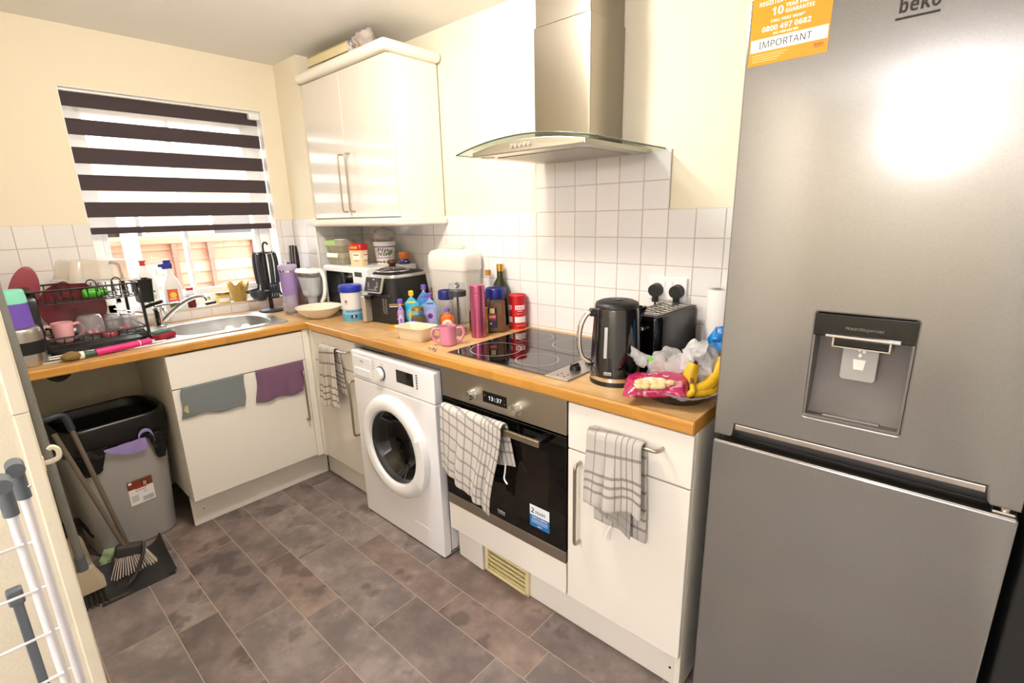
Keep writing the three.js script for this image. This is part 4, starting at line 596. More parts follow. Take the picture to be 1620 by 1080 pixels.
{
  const k = thing('knife_block', 'wooden knife block behind the lilac tumbler', 'knife block', [0.135, T, 0.395]); part(k, 'block', bx(-0.055, 0, -0.05, 0.06, 0.2, 0.045, 0.006), std({ map: woodTop, color: 0xcf9a72, roughness: 0.5 }));
  [[-0.022, 0.37, 'black knife handle, left of the two tallest in the block', 0.118], [0.008, 0.372, 'black knife handle, taller middle one in the block', 0.12], [0.045, 0.37, 'black knife handle nearest the filter jug in the block', 0.125], [-0.04, 0.27, 'short black knife handle lowest in the block', 0.06]].forEach(([x, y, l, len], i) => { const n = thing('kitchen_knife', l, 'knife', [0.135 + x, T + 0.2, 0.4 + (i === 3 ? 0.02 : 0)], 0, 'knives in the block'); part(n, 'handle', rings([[0.022, 0.016, 0.006, 0.004], [0.032, 0.02, 0.008, len * 0.5], [0.028, 0.019, 0.008, len], [0.016, 0.013, 0.005, y - 0.2]], 20, true, true), M.blackPl); part(n, 'bolster', cb(0.02, 0.006, 0.008, 0.001), M.chrome); });
  const t = thing('lilac_tumbler', 'tall lilac insulated tumbler with straw lid', 'tumbler', [0.228, T, 0.486]);
  part(t, 'body', lathe([[0.001, 0], [0.036, 0], [0.038, 0.004], [0.042, 0.09], [0.0465, 0.15], [0.049, 0.225], [0.047, 0.228]], 44), M.lilac); part(t, 'steel_ring', cyl(0.0485, 0.0485, 0.012, 0.226, 44), M.chrome); part(t, 'lid', lathe([[0.049, 0.238], [0.052, 0.24], [0.052, 0.262], [0.047, 0.268], [0.001, 0.266]], 44), M.lilacPale); part(t, 'straw', rod([0.008, 0.262, 0.008], [0.012, 0.3, 0.012], 0.0045, 12), M.frost);
  const j = thing('filter_jug', 'clear water filter jug with white lid and handle', 'jug', [0.37, T, 0.425], 0.12);
  part(j, 'jug', rings([[0.13, 0.08, 0.036, 0], [0.135, 0.085, 0.038, 0.005], [0.17, 0.105, 0.045, 0.205], [0.18, 0.11, 0.048, 0.228], [0.176, 0.106, 0.047, 0.228], [0.165, 0.1, 0.044, 0.2], [0.13, 0.08, 0.036, 0.01]], 56, true, true), M.clearTint);
  part(j, 'hopper', rings([[0.07, 0.06, 0.026, 0.085], [0.1, 0.08, 0.034, 0.1], [0.15, 0.092, 0.04, 0.2]], 44, true, false), M.pvc); part(j, 'filter_cartridge', cyl(0.026, 0.024, 0.055, 0.035, 28), M.white);
  const lid = part(j, 'lid', rings([[0.18, 0.112, 0.05, 0.226], [0.184, 0.114, 0.05, 0.234], [0.165, 0.1, 0.045, 0.246], [0.1, 0.06, 0.028, 0.25]], 48, true, true), M.pvc); part(lid, 'indicator', bx(-0.02, 0.2495, -0.008, 0.012, 0.2512, 0.008, 0.0005), M.grey);
  part(j, 'handle', tube([[0.075, 0.238, 0], [0.112, 0.235, 0], [0.133, 0.195, 0], [0.13, 0.13, 0], [0.108, 0.085, 0], [0.088, 0.062, 0]], 0.011, 36, 12), M.pvc);
  const g = thing('stemless_glass', 'clear stemless wine glass in front of the lilac tumbler', 'glass', [0.365, T, 0.556]); part(g, 'bowl', lathe([[0.001, 0.004], [0.024, 0.003], [0.028, 0], [0.038, 0.025], [0.042, 0.055], [0.036, 0.108], [0.0345, 0.108], [0.0395, 0.055], [0.035, 0.026], [0.024, 0.008], [0.001, 0.009]], 44), M.plasticClear);
  const b = thing('oval_dish', 'cream white oval serving dish at the worktop corner', 'dish', [0.58, T, 0.498], -0.6); const og = lathe([[0.001, 0], [0.055, 0], [0.06, 0.004], [0.09, 0.03], [0.112, 0.06], [0.114, 0.064], [0.109, 0.063], [0.085, 0.035], [0.055, 0.012], [0.001, 0.01]], 56).scale(1.08, 0.95, 1.08); part(b, 'dish', og, M.cream); part(b, 'side_grip', bx(-0.138, 0.05, -0.018, -0.115, 0.058, 0.018, 0.003), M.cream);
}
{ // formula tub
  const f = thing('formula_tub', 'blue-lidded tub with pale blue printed label beside the air fryer', 'tub', [0.795, T, 0.425]);
  const lab = print(512, 256, (c, w, h) => { c.fillStyle = '#e6e4e6'; c.fillRect(0, 0, w, h); const g = c.createLinearGradient(0, 120, 0, 256); c.fillStyle = '#8fc3dd'; c.fillRect(0, 150, w, 106); c.fillStyle = '#5fa7c8'; c.fillRect(0, 196, w, 60); c.fillStyle = '#1d2a55'; c.font = 'bold 26px sans-serif'; for (const x of [30, 200, 370]) { c.fillText('instant milk', x, 176); c.fillStyle = '#1d2a6a'; c.fillRect(x + 40, 200, 50, 30); c.fillStyle = '#e8d7b0'; c.fillRect(x + 58, 204, 14, 22); c.fillStyle = '#1d2a55'; c.fillStyle = '#caa'; c.beginPath(); c.ellipse(x + 10, 86, 14, 20, 0, 0, 7); c.fill(); c.fillStyle = '#3a3a52'; c.beginPath(); c.arc(x + 12, 76, 8, 0, 7); c.fill(); c.fillStyle = '#1d2a55'; } });
  part(f, 'body', cyl(0.054, 0.05, 0.15, 0, 44), std({ map: lab, roughness: 0.35 })); part(f, 'lid', lathe([[0.055, 0.15], [0.059, 0.152], [0.059, 0.178], [0.055, 0.186], [0.001, 0.188]], 44), M.blue);
}
{ // microwave and what stands on it
  const m = thing('microwave_oven', 'white microwave oven with black door window in the corner', 'microwave', [0, T, 0]); const x0 = 0.395, x1 = 0.852, zf = 0.352, h = 0.263;
  part(m, 'case', bx(x0, 0.01, 0.03, x1, h, zf - 0.01, 0.005), M.pvc); for (const x of [0.43, 0.81]) for (const z of [0.06, 0.31]) part(m, 'foot', cyl(0.012, 0.012, 0.011, 0).translate(x, 0, z), M.rubber);
  const d = part(m, 'door', bx(x0, 0.014, zf - 0.012, 0.715, h - 0.004, zf, 0.004), M.pvc); part(d, 'door_window', bx(x0 + 0.03, 0.05, zf - 0.002, 0.71, h - 0.03, zf + 0.001, 0.001), M.blackGloss);
  const c = part(m, 'control_panel', bx(0.717, 0.014, zf - 0.012, x1, h - 0.004, zf, 0.004), M.pvc); part(c, 'clock', bx(0.73, 0.215, zf - 0.001, 0.8, 0.24, zf + 0.0012), std({ color: 0x0a140a, emissive: 0x59b04a, emissiveIntensity: 0.06, roughness: 0.2 })); for (let i = 0; i < 4; i++) for (let k = 0; k < 3; k++) part(c, 'button', bx(0.735 + k * 0.034, 0.05 + i * 0.032, zf, 0.76 + k * 0.034, 0.07 + i * 0.032, zf + 0.0015), M.white);
  const y = T + h + 0.0005;
  const carton = (yy, label, labelMat, off) => { const e = thing('egg_carton', label, 'egg box', [0.48 + off, yy, 0.268], 0.08); const W = 0.16, D = 0.115;
    part(e, 'tray', rings([[W - 0.03, D - 0.03, 0.01, 0], [W - 0.012, D - 0.012, 0.012, 0.022], [W, D, 0.012, 0.038]], 44, true, false), M.card); part(e, 'egg_cups', Array.from({ length: 7 }, (_, i) => rod([-W / 2 + 0.02 + i * 0.02, 0.002, D / 2 - 0.014], [-W / 2 + 0.02 + i * 0.02, 0.034, D / 2 - 0.003], 0.005, 8)), M.card);
    part(e, 'lid', rings([[W + 0.004, D + 0.004, 0.012, 0.038], [W, D, 0.014, 0.05], [W - 0.016, D - 0.016, 0.014, 0.068]], 44, false, true), M.card); part(e, 'paper_label', bx(-W / 2 + 0.012, 0.043, D / 2 - 0.005, W / 2 - 0.045, 0.066, D / 2 + 0.0025).rotateX(0), labelMat); };
  carton(y, 'grey egg carton with white label, lower of two on the microwave', M.paper, 0); carton(y + 0.069, 'grey egg carton with green label, upper of two on the microwave', std({ color: 0xa8cf7a, roughness: 0.8 }), -0.008);
  const note = single('paper_slip', 'folded white paper slip lying on the top egg carton', 'paper', bx(-0.035, 0, -0.02, 0.035, 0.004, 0.02), M.paper); note.position.set(0.48, y + 0.1375, 0.268);
  const r = thing('food_tub', 'cream tub with red lid and label on the microwave', 'tub', [0.655, y, 0.27], 0.3);
  part(r, 'body', rings([[0.08, 0.06, 0.015, 0], [0.088, 0.066, 0.018, 0.085]], 40, true, false), std({ map: print(256, 128, (c) => { c.fillStyle = '#e9cfa2'; c.fillRect(0, 0, 256, 128); for (const x of [10, 75, 138, 202]) { c.fillStyle = '#f3ede4'; c.fillRect(x, 20, 46, 56); c.fillStyle = '#c23b2a'; c.fillRect(x + 6, 34, 34, 8); c.fillStyle = '#b0563a'; c.fillRect(x + 8, 84, 30, 5); } }), roughness: 0.5 })); part(r, 'lid', rings([[0.09, 0.068, 0.018, 0.085], [0.092, 0.07, 0.018, 0.115], [0.06, 0.04, 0.015, 0.12]], 40, true, true), M.red); part(r, 'lid_text', new THREE.PlaneGeometry(0.045, 0.012).translate(0, 0.1, 0.0356), std({ map: print(128, 36, (c) => { c.fillStyle = '#e8c33c'; c.fillRect(0, 0, 128, 36); c.fillStyle = '#b01b1b'; c.font = 'bold 26px sans-serif'; c.textAlign = 'center'; c.fillText('Instant', 64, 27); }), roughness: 0.4 }));
  const bu = thing('nut_butter_bucket', 'white lidded bucket printed with letters and nuts on the microwave', 'bucket', [0.695, y, 0.125], 0.75);
  const bl = print(512, 256, (c) => { c.fillStyle = '#f0eeee'; c.fillRect(0, 0, 512, 256); for (const x of [0, 256]) { c.fillStyle = '#2a2030'; c.font = 'bold italic 64px serif'; c.fillText('Pip', x + 70, 74); c.fillText('Nut', x + 70, 132); c.fillStyle = '#7a4fa0'; c.font = 'bold 34px sans-serif'; c.fillText('SMOOTH', x + 52, 178); c.fillStyle = '#8a5a24'; for (let i = 0; i < 6; i++) { c.beginPath(); c.ellipse(x + 30 + i * 34, 222, 14, 18, i, 0, 7); c.fill(); } c.fillStyle = '#7d9a55'; c.beginPath(); c.ellipse(x + 190, 90, 22, 40, 0.4, 0, 7); c.fill(); } });
  part(bu, 'body', cyl(0.058, 0.05, 0.1, 0, 40, false, -Math.PI / 2), std({ map: bl, roughness: 0.35 })); part(bu, 'lid', lathe([[0.06, 0.1], [0.063, 0.102], [0.063, 0.122], [0.058, 0.126], [0.001, 0.126]], 40), M.pvc); part(bu, 'purple_band', cyl(0.0588, 0.0585, 0.006, 0.094, 40, true), M.purple);
  const bb = thing('bread_bag', 'clear bag of bread rolls lying on the nut bucket', 'bag', [0.695, y + 0.126, 0.125]); part(bb, 'film', crumple(new THREE.SphereGeometry(0.06, 40, 26).scale(1.05, 0.62, 0.95), 0.012, 30, 5).translate(0, 0.036, 0), M.film); part(bb, 'bread_roll', crumple(new THREE.SphereGeometry(0.028, 18, 12).scale(1.2, 0.85, 1), 0.003, 30, 8).translate(0.012, 0.032, 0.012), std({ color: 0xc49a6c, roughness: 0.9 })); part(bb, 'bread_roll', crumple(new THREE.SphereGeometry(0.026, 18, 12).scale(1.1, 0.85, 1), 0.003, 30, 3).translate(-0.025, 0.03, 0), std({ color: 0xc49a6c, roughness: 0.9 }));
  const b2 = thing('snack_bag', 'small pale bag slumped between the egg cartons and the bucket', 'bag', [0.57, y, 0.13]); part(b2, 'film', crumple(new THREE.SphereGeometry(0.07, 36, 24).scale(0.75, 0.98, 0.6), 0.012, 24, 12).translate(0, 0.072, 0), phy({ color: 0xd8c9b6, roughness: 0.35, bumpMap: crinkleB, bumpScale: 0.004 }));
  const s = thing('spice_pot', 'small orange and blue printed pot behind the saucepan lid', 'pot', [0.805, y, 0.075]); part(s, 'body', cyl(0.03, 0.03, 0.055, 0, 28), std({ map: print(256, 96, (c) => { c.fillStyle = '#2b3f86'; c.fillRect(0, 0, 256, 96); c.fillStyle = '#d9722a'; c.fillRect(0, 0, 256, 46); c.fillStyle = '#f2e4c8'; for (let i = 0; i < 8; i++) c.fillRect(8 + i * 32, 54 + (i % 2) * 12, 18, 8); }), roughness: 0.4 })); part(s, 'lid', cyl(0.031, 0.031, 0.012, 0.055, 28), std({ color: 0xd9823a, roughness: 0.4 }));
}
{ // air fryer
  const a = thing('air_fryer', 'black air fryer with silver band and tilted control panel', 'air fryer', [0.985, T, 0.25], 0.12);
  const bk = std({ color: 0x17181a, roughness: 0.42, bumpMap: paintBump, bumpScale: 0.0004 });
  part(a, 'body', rings([[0.2, 0.27, 0.04, 0], [0.214, 0.285, 0.045, 0.008], [0.21, 0.28, 0.05, 0.1], [0.19, 0.25, 0.05, 0.226]], 64, true, true), bk);
  part(a, 'silver_band', rings([[0.191, 0.251, 0.05, 0.226], [0.194, 0.254, 0.05, 0.228], [0.19, 0.25, 0.05, 0.241], [0.18, 0.24, 0.048, 0.2415]], 64, false, false), std({ color: 0xc6c4c2, metalness: 0.8, roughness: 0.3 })); part(a, 'top', rings([[0.184, 0.244, 0.05, 0.238], [0.17, 0.23, 0.05, 0.25], [0.13, 0.18, 0.04, 0.252]], 48, false, true), bk);
  const pn = part(a, 'control_panel', ext(rrect(0.13, 0.085, 0.014), 0.014, 0.004).rotateX(-0.3).translate(-0.03, 0.19, 0.134), std({ color: 0xc9c8c6, metalness: 0.7, roughness: 0.3 }));
  part(pn, 'screen', new THREE.PlaneGeometry(0.116, 0.072).rotateX(-0.3).translate(-0.03, 0.1945, 0.1484), phy({ map: print(256, 160, (c) => { c.fillStyle = '#34343a'; c.fillRect(0, 0, 256, 160); c.strokeStyle = c.fillStyle = '#cfd3d8'; c.lineWidth = 3; for (const [x, y] of [[50, 70], [60, 100], [190, 60], [200, 95], [176, 110]]) { c.beginPath(); c.arc(x, y, 12, 0, 7); c.stroke(); } c.font = '18px sans-serif'; c.textAlign = 'center'; c.fillText('air fry  roast  bake', 128, 142); c.fillRect(112, 18, 32, 9); }), roughness: 0.08 }));
  const dr = part(a, 'drawer', bx(-0.095, 0.02, 0.115, 0.075, 0.15, 0.142, 0.014), bk); part(dr, 'drawer_handle', [bx(-0.092, 0.005, 0.135, -0.064, 0.14, 0.185, 0.008)], std({ color: 0xcfc8bb, metalness: 0.6, roughness: 0.35 })); part(dr, 'handle_grip', bx(-0.085, 0.125, 0.14, -0.03, 0.142, 0.18, 0.006), M.blackPl);
  part(a, 'menu_print', new THREE.PlaneGeometry(0.045, 0.085).translate(0.04, 0.088, 0.1426), std({ map: print(96, 180, (c) => { c.fillStyle = '#17181a'; c.fillRect(0, 0, 96, 180); c.fillStyle = '#c9c5bd'; for (let i = 0; i < 9; i++) { c.fillRect(12 + (i % 3) * 4, 10 + i * 18, 22, 6); c.fillRect(56, 14 + i * 18, 24, 5); } }), roughness: 0.45 }));
  const l = thing('saucepan_lid', 'glass saucepan lid with brown knob lying on the air fryer', 'pan lid', [0.985, T + 0.2525, 0.285]);
  part(l, 'glass_dome', lathe([[0.001, 0.024], [0.03, 0.022], [0.06, 0.014], [0.082, 0.002], [0.082, 0.005], [0.06, 0.017], [0.03, 0.025], [0.001, 0.027]], 48), M.clearTint); part(l, 'rim', new THREE.TorusGeometry(0.083, 0.0035, 8, 56).rotateX(Math.PI / 2).translate(0, 0.0036, 0), M.chrome); part(l, 'knob', lathe([[0.001, 0.024], [0.018, 0.025], [0.016, 0.034], [0.024, 0.04], [0.025, 0.05], [0.018, 0.056], [0.001, 0.057]], 28), std({ color: 0x4c221c, roughness: 0.35 }));
}
{ // back row
  const s = thing('soda_bottle', 'clear plastic drinks bottle with dark green cap behind the air fryer', 'bottle', [1.045, T, 0.05]); part(s, 'bottle', lathe([[0.001, 0], [0.03, 0], [0.034, 0.008], [0.034, 0.15], [0.03, 0.19], [0.013, 0.24], [0.013, 0.25]], 32), M.clearTint); part(s, 'cap', cyl(0.015, 0.015, 0.02, 0.247, 20), std({ color: 0x0f3f2c, roughness: 0.4 })); part(s, 'label', cyl(0.0345, 0.0345, 0.05, 0.09, 32, true), std({ color: 0xd98a5a, roughness: 0.5 }));
  const b = thing('storage_canister', 'large translucent white food container with pale green handle', 'container', [1.255, T, 0.1], 0.03);
  part(b, 'body', rings([[0.215, 0.12, 0.03, 0], [0.23, 0.13, 0.035, 0.01], [0.255, 0.145, 0.035, 0.27]], 56, true, false), M.frost); part(b, 'lid', rings([[0.262, 0.152, 0.036, 0.26], [0.266, 0.156, 0.038, 0.3], [0.262, 0.15, 0.038, 0.33], [0.24, 0.13, 0.035, 0.35], [0.17, 0.08, 0.03, 0.36]], 56, false, true), phy({ color: 0xfdfaf4, transmission: 0.3, thickness: 0, roughness: 0.5 })); part(b, 'handle', bx(-0.07, 0.36, -0.014, 0.07, 0.378, 0.014, 0.007), std({ color: 0xd2e3c6, roughness: 0.4 })); part(b, 'cereal', rings([[0.205, 0.11, 0.03, 0.004], [0.222, 0.122, 0.033, 0.08]], 40, true, true), std({ color: 0xd9c7a8, roughness: 1, bumpMap: terry, bumpScale: 0.004 }));
  const o = thing('olive_oil_bottle', 'dark green olive oil bottle with gold cap', 'bottle', [1.52, T, 0.052]); part(o, 'bottle', lathe([[0.001, 0], [0.037, 0], [0.039, 0.006], [0.039, 0.165], [0.034, 0.195], [0.016, 0.228], [0.0145, 0.262]], 40), phy({ color: 0x39400e, transmission: 0.55, thickness: 0, roughness: 0.06 })); part(o, 'oil', cyl(0.036, 0.036, 0.13, 0.004, 36), phy({ color: 0x16150a, roughness: 0.12 })); part(o, 'cap', [cyl(0.0165, 0.0165, 0.034, 0.258, 28)], M.gold);
  const v = thing('vinegar_bottle', 'clear bottle with orange cap beside the olive oil', 'bottle', [1.437, T, 0.05]); part(v, 'bottle', lathe([[0.001, 0], [0.026, 0], [0.028, 0.005], [0.028, 0.17], [0.012, 0.215], [0.012, 0.235]], 32), M.clearTint); part(v, 'contents', cyl(0.026, 0.026, 0.15, 0.004, 28), M.darkLiquid); part(v, 'cap', cyl(0.0145, 0.0145, 0.026, 0.233, 20), std({ color: 0xb5752a, roughness: 0.35 }));
  const t = thing('gravy_tin', 'red cardboard canister with white label next to the hob', 'canister', [1.634, T, 0.062]);
  const tl = print(512, 300, (c) => { c.fillStyle = '#c3161d'; c.fillRect(0, 0, 512, 300); for (const x of [0, 190, 380]) { c.fillStyle = '#fff'; c.fillRect(x + 30, 72, 96, 40); c.fillStyle = '#c3161d'; c.font = 'bold 32px sans-serif'; c.fillText('SAXA', x + 34, 104); c.fillStyle = '#fff'; c.fillRect(x + 52, 122, 50, 6); c.font = '20px sans-serif'; c.fillStyle = '#f1b2a8'; c.fillText('GRAVY', x + 44, 158); c.fillStyle = '#f6f2ee'; c.fillRect(x + 24, 180, 116, 56); c.fillStyle = '#f1a59a'; c.fillRect(x + 40, 262, 84, 5); } });
  part(t, 'body', cyl(0.041, 0.041, 0.147, 0, 44, false, 0.1), std({ map: tl, roughness: 0.4 })); part(t, 'lid', lathe([[0.041, 0.147], [0.0425, 0.148], [0.0425, 0.157], [0.04, 0.158], [0.038, 0.152], [0.001, 0.152]], 44), M.red);
  const coffee = (name, label, x, z, R, h, turn, lid, coffeeCol, fill) => { const c = thing(name, label, 'coffee jar', [x, T, z], turn); part(c, 'glass', rings([[R * 1.7, R * 1.7, R * 0.35, 0], [R * 1.85, R * 1.85, R * 0.42, 0.006], [R * 1.75, R * 1.75, R * 0.45, h * 0.7], [R * 1.6, R * 1.6, R * 0.6, h * 0.78]], 48, true, false), M.clearTint); part(c, 'granules', rings([[R * 1.64, R * 1.64, R * 0.34, 0.004], [R * 1.76, R * 1.76, R * 0.4, 0.008], [R * (1.76 - 0.1 * fill), R * (1.76 - 0.1 * fill), R * 0.42, h * 0.7 * fill]], 44, true, true), std({ color: coffeeCol, roughness: 1, bumpMap: terry, bumpScale: 0.004 })); part(c, 'lid', lathe([[R * 0.86, h * 0.76], [R * 0.98, h * 0.77], [R * 0.98, h * 0.97], [R * 0.9, h], [R * 0.8, h], [R * 0.78, h * 0.96], [0.001, h * 0.95]], 44), lid); return c; };
  const cl = print(256, 256, (c) => { c.fillStyle = '#f1e1a8'; c.beginPath(); c.arc(128, 60, 60, 0, 7); c.fillStyle = '#b01d22'; c.fillRect(20, 70, 216, 90); c.fillStyle = '#f1e1a8'; c.fillRect(60, 4, 136, 66); c.fillStyle = '#fff'; c.font = 'bold 44px sans-serif'; c.textAlign = 'center'; c.fillText('ESSENCE', 128, 130, 200); c.fillStyle = '#1c2766'; c.fillRect(20, 160, 216, 92); c.fillStyle = '#cfe0a0'; c.fillRect(60, 190, 60, 24); });
  const c1 = coffee('coffee_jar', 'large coffee jar with navy lid behind the pink flask', 1.6, 0.17, 0.047, 0.2, 0.75, M.navy, 0xa06c42, 0.97); part(c1, 'label', new THREE.PlaneGeometry(0.04, 0.09).translate(-0.018, 0.07, 0.0446), std({ map: cl, roughness: 0.4 }));
  coffee('coffee_jar', 'smaller half-empty coffee jar with navy lid behind the clear bottle', 1.355, 0.255, 0.038, 0.18, 0.75, M.navy, 0x9a683e, 0.45);
}
{ // front row
  const p = thing('pink_flask', 'tall metallic pink vacuum flask at the hob corner', 'flask', [1.612, T, 0.297]); part(p, 'body', lathe([[0.001, 0], [0.032, 0], [0.0335, 0.003], [0.0335, 0.188], [0.0325, 0.19]], 48), M.pinkMetal); part(p, 'cap', lathe([[0.0325, 0.19], [0.0332, 0.192], [0.0332, 0.226], [0.031, 0.2305], [0.001, 0.231]], 48), M.pinkMetal);
  const w = thing('water_bottle', 'clear water bottle with grey collar and dark straw', 'bottle', [1.515, T, 0.325]); part(w, 'bottle', lathe([[0.001, 0], [0.034, 0], [0.036, 0.004], [0.037, 0.19], [0.036, 0.2], [0.033, 0.232], [0.001, 0.24]], 44), M.clearTint); part(w, 'water', cyl(0.0345, 0.0335, 0.035, 0.003, 36), phy({ color: 0xe8d4d4, transmission: 0.8, thickness: 0, roughness: 0.05 })); part(w, 'collar', cyl(0.0385, 0.0385, 0.024, 0.176, 44), M.charcoal); part(w, 'straw', rod([0.005, 0.05, 0.005], [0.005, 0.19, 0.005], 0.005, 10), M.charcoal); part(w, 'mouthpiece', at(new THREE.TorusGeometry(0.009, 0.004, 8, 20), 0, 0.222, 0), M.grey);
  const m = thing('pink_mug', 'pink two-handled toddler mug beside the hob', 'mug', [1.612, T, 0.475], 0.1); part(m, 'bowl', lathe([[0.001, 0], [0.028, 0], [0.033, 0.005], [0.035, 0.03], [0.034, 0.078], [0.036, 0.082], [0.033, 0.082], [0.031, 0.078], [0.031, 0.03], [0.026, 0.008], [0.001, 0.007]], 40), M.pinkMug); for (const s of [-1, 1]) part(m, 'handle', tube([[s * 0.033 * 0.7, 0.068, -s * 0.033 * 0.7], [s * 0.05 * 0.8, 0.07, -s * 0.05 * 0.8], [s * 0.058 * 0.8, 0.045, -s * 0.058 * 0.8], [s * 0.045 * 0.8, 0.02, -s * 0.045 * 0.8], [s * 0.03 * 0.8, 0.015, -s * 0.03 * 0.8]], 0.006, 24, 10), M.pinkMug);
  const k = thing('door_key', 'small silver key lying by the pink mug', 'key', [1.636, T + 0.0025, 0.565], 0.6); part(k, 'bow', new THREE.TorusGeometry(0.009, 0.0025, 6, 20).rotateX(Math.PI / 2).translate(-0.02, 0, -0.02), M.nickel); part(k, 'shank', [bx(-0.0025, -0.0015, -0.012, 0.0025, 0.0015, 0.03, 0.0008), bx(-0.002, -0.0015, 0.02, 0.009, 0.0015, 0.028)], M.nickel); part(k, 'ring', new THREE.TorusGeometry(0.013, 0.0013, 6, 24).rotateX(Math.PI / 2).translate(-0.028, 0, -0.03), M.chrome);
  const tb = thing('margarine_tub', 'shallow translucent cream plastic tub at the worktop edge', 'tub', [1.42, T, 0.49], 0.15); part(tb, 'body', rings([[0.13, 0.085, 0.016, 0], [0.136, 0.09, 0.02, 0.005], [0.156, 0.108, 0.024, 0.055], [0.17, 0.12, 0.026, 0.057], [0.17, 0.12, 0.026, 0.06], [0.153, 0.105, 0.023, 0.059], [0.132, 0.086, 0.018, 0.008]], 52, true, true), phy({ color: 0xf7ecd8, transmission: 0.3, thickness: 0, roughness: 0.4 })); part(tb, 'spread', rings([[0.134, 0.088, 0.018, 0.009], [0.14, 0.094, 0.02, 0.022]], 40, true, true), std({ color: 0xecd188, roughness: 0.5 }));
  const pouch = (label, x, z, h, wd, col, cap, turn, tilt = 0) => { const o = thing('food_pouch', label, 'food pouch', [x, T, z], turn, 'baby food pouches'); o.rotation.z = tilt; const body = grid(10, 14, (u, v) => { const s = Math.sin(u * Math.PI) * (1 - 0.75 * v) * (v > 0.02 ? 1 : 0.9), half = wd / 2 * (v < 0.78 ? 1 : 1 - 0.75 * (v - 0.78) / 0.22); return [(u - 0.5) * 2 * half, v * h * 0.82, 0.003 + 0.016 * s]; }), back = grid(10, 14, (u, v) => { const s = Math.sin(u * Math.PI) * (1 - 0.75 * v), half = wd / 2 * (v < 0.78 ? 1 : 1 - 0.75 * (v - 0.78) / 0.22); return [(0.5 - u) * 2 * half, v * h * 0.82, -0.003 - 0.016 * s]; });
    part(o, 'pouch', [body, back, bx(-wd / 2, 0, -0.0035, wd / 2, h * 0.6, 0.0035, 0.001)], col); part(o, 'spout', cyl(0.006, 0.006, h * 0.12, h * 0.78, 14), M.white); part(o, 'cap', [cyl(0.0125, 0.0125, h * 0.1, h * 0.88, 16), at(new THREE.SphereGeometry(0.0125, 14, 8).scale(1, 0.5, 1), 0, h * 0.98, 0)], cap); };
  const pc = (a, b, d) => std({ map: print(128, 256, (c) => { c.fillStyle = a; c.fillRect(0, 0, 128, 256); c.fillStyle = b; c.beginPath(); c.ellipse(64, 150, 50, 60, 0, 0, 7); c.fill(); c.fillStyle = d; c.beginPath(); c.arc(64, 150, 24, 0, 7); c.fill(); c.fillRect(20, 30, 88, 14); }), roughness: 0.25 });
  pouch('slim lilac food pouch with purple cap in front of the air fryer', 1.235, 0.432, 0.15, 0.028, pc('#a893cf', '#c7b6e2', '#8568b8'), M.purple, 0.8);
  pouch('turquoise food pouch with yellow cap leaning on the air fryer', 1.205, 0.345, 0.175, 0.075, pc('#3fb3d6', '#7fd0e4', '#e8c23a'), std({ color: 0xe3c02c, roughness: 0.35 }), 0.7);
  pouch('blue food pouch with purple cap at the back of the pouches', 1.2, 0.265, 0.195, 0.07, pc('#4c8fd4', '#86b9e8', '#7a4fb4'), M.purple, 0.9);
  pouch('pale blue and purple food pouch right of the turquoise one', 1.285, 0.295, 0.165, 0.065, pc('#86a9dd', '#b8a2dd', '#5a3c94'), M.purple, 0.6);
  pouch('orange food pouch with purple cap in front of the half-empty coffee jar', 1.415, 0.305, 0.105, 0.062, pc('#dd6a1e', '#f3e6da', '#e78a24'), M.purple, 0.8);
  const jr = thing('sauce_jar', 'glass jar with gold lid and purple label among the pouches', 'jar', [1.285, T, 0.372]); part(jr, 'glass', lathe([[0.001, 0], [0.03, 0], [0.033, 0.005], [0.033, 0.07], [0.028, 0.085], [0.027, 0.095]], 36), M.clearTint); part(jr, 'contents', cyl(0.031, 0.03, 0.062, 0.004, 32), std({ color: 0x8d8258, roughness: 0.7, bumpMap: terry, bumpScale: 0.002 })); part(jr, 'lid', cyl(0.029, 0.0295, 0.014, 0.095, 36), M.gold); part(jr, 'label', cyl(0.0335, 0.0335, 0.045, 0.012, 20, true, -0.9, 1.5), M.purple);
  const bc = thing('dark_carton', 'black and yellow printed carton behind the slim lilac pouch', 'carton', [1.165, T, 0.402], 0.75); part(bc, 'box', bx(-0.038, 0, -0.012, 0.038, 0.115, 0.012, 0.002), std({ map: (() => { const t = print(128, 192, (c) => { c.fillStyle = '#15141a'; c.fillRect(0, 0, 128, 192); c.fillStyle = '#d9a21e'; c.fillRect(0, 160, 128, 32); c.fillStyle = '#7a2430'; c.beginPath(); c.arc(84, 80, 26, 0, 7); c.fill(); c.fillStyle = '#ddd'; c.fillRect(10, 10, 70, 8); c.fillRect(60, 112, 50, 5); }); t.wrapS = t.wrapT = THREE.RepeatWrapping; t.repeat.set(1 / 0.076, 1 / 0.115); t.offset.set(0.5, 0); return t; })(), roughness: 0.3 }));
  const br = thing('sauce_bottle', 'dark brown sauce bottle behind the clear water bottle', 'bottle', [1.525, T, 0.225]); part(br, 'bottle', lathe([[0.001, 0], [0.03, 0], [0.032, 0.005], [0.032, 0.09], [0.018, 0.125], [0.016, 0.14]], 32), M.darkLiquid); part(br, 'cap', cyl(0.017, 0.017, 0.018, 0.138, 20), M.red); part(br, 'label', cyl(0.0324, 0.0324, 0.05, 0.02, 24, true, 0, 2), std({ map: print(128, 64, (c) => { c.fillStyle = '#e8e0d4'; c.fillRect(0, 0, 128, 64); c.fillStyle = '#3a1a14'; c.fillRect(8, 10, 112, 14); c.fillRect(20, 34, 88, 6); }), roughness: 0.5 }));
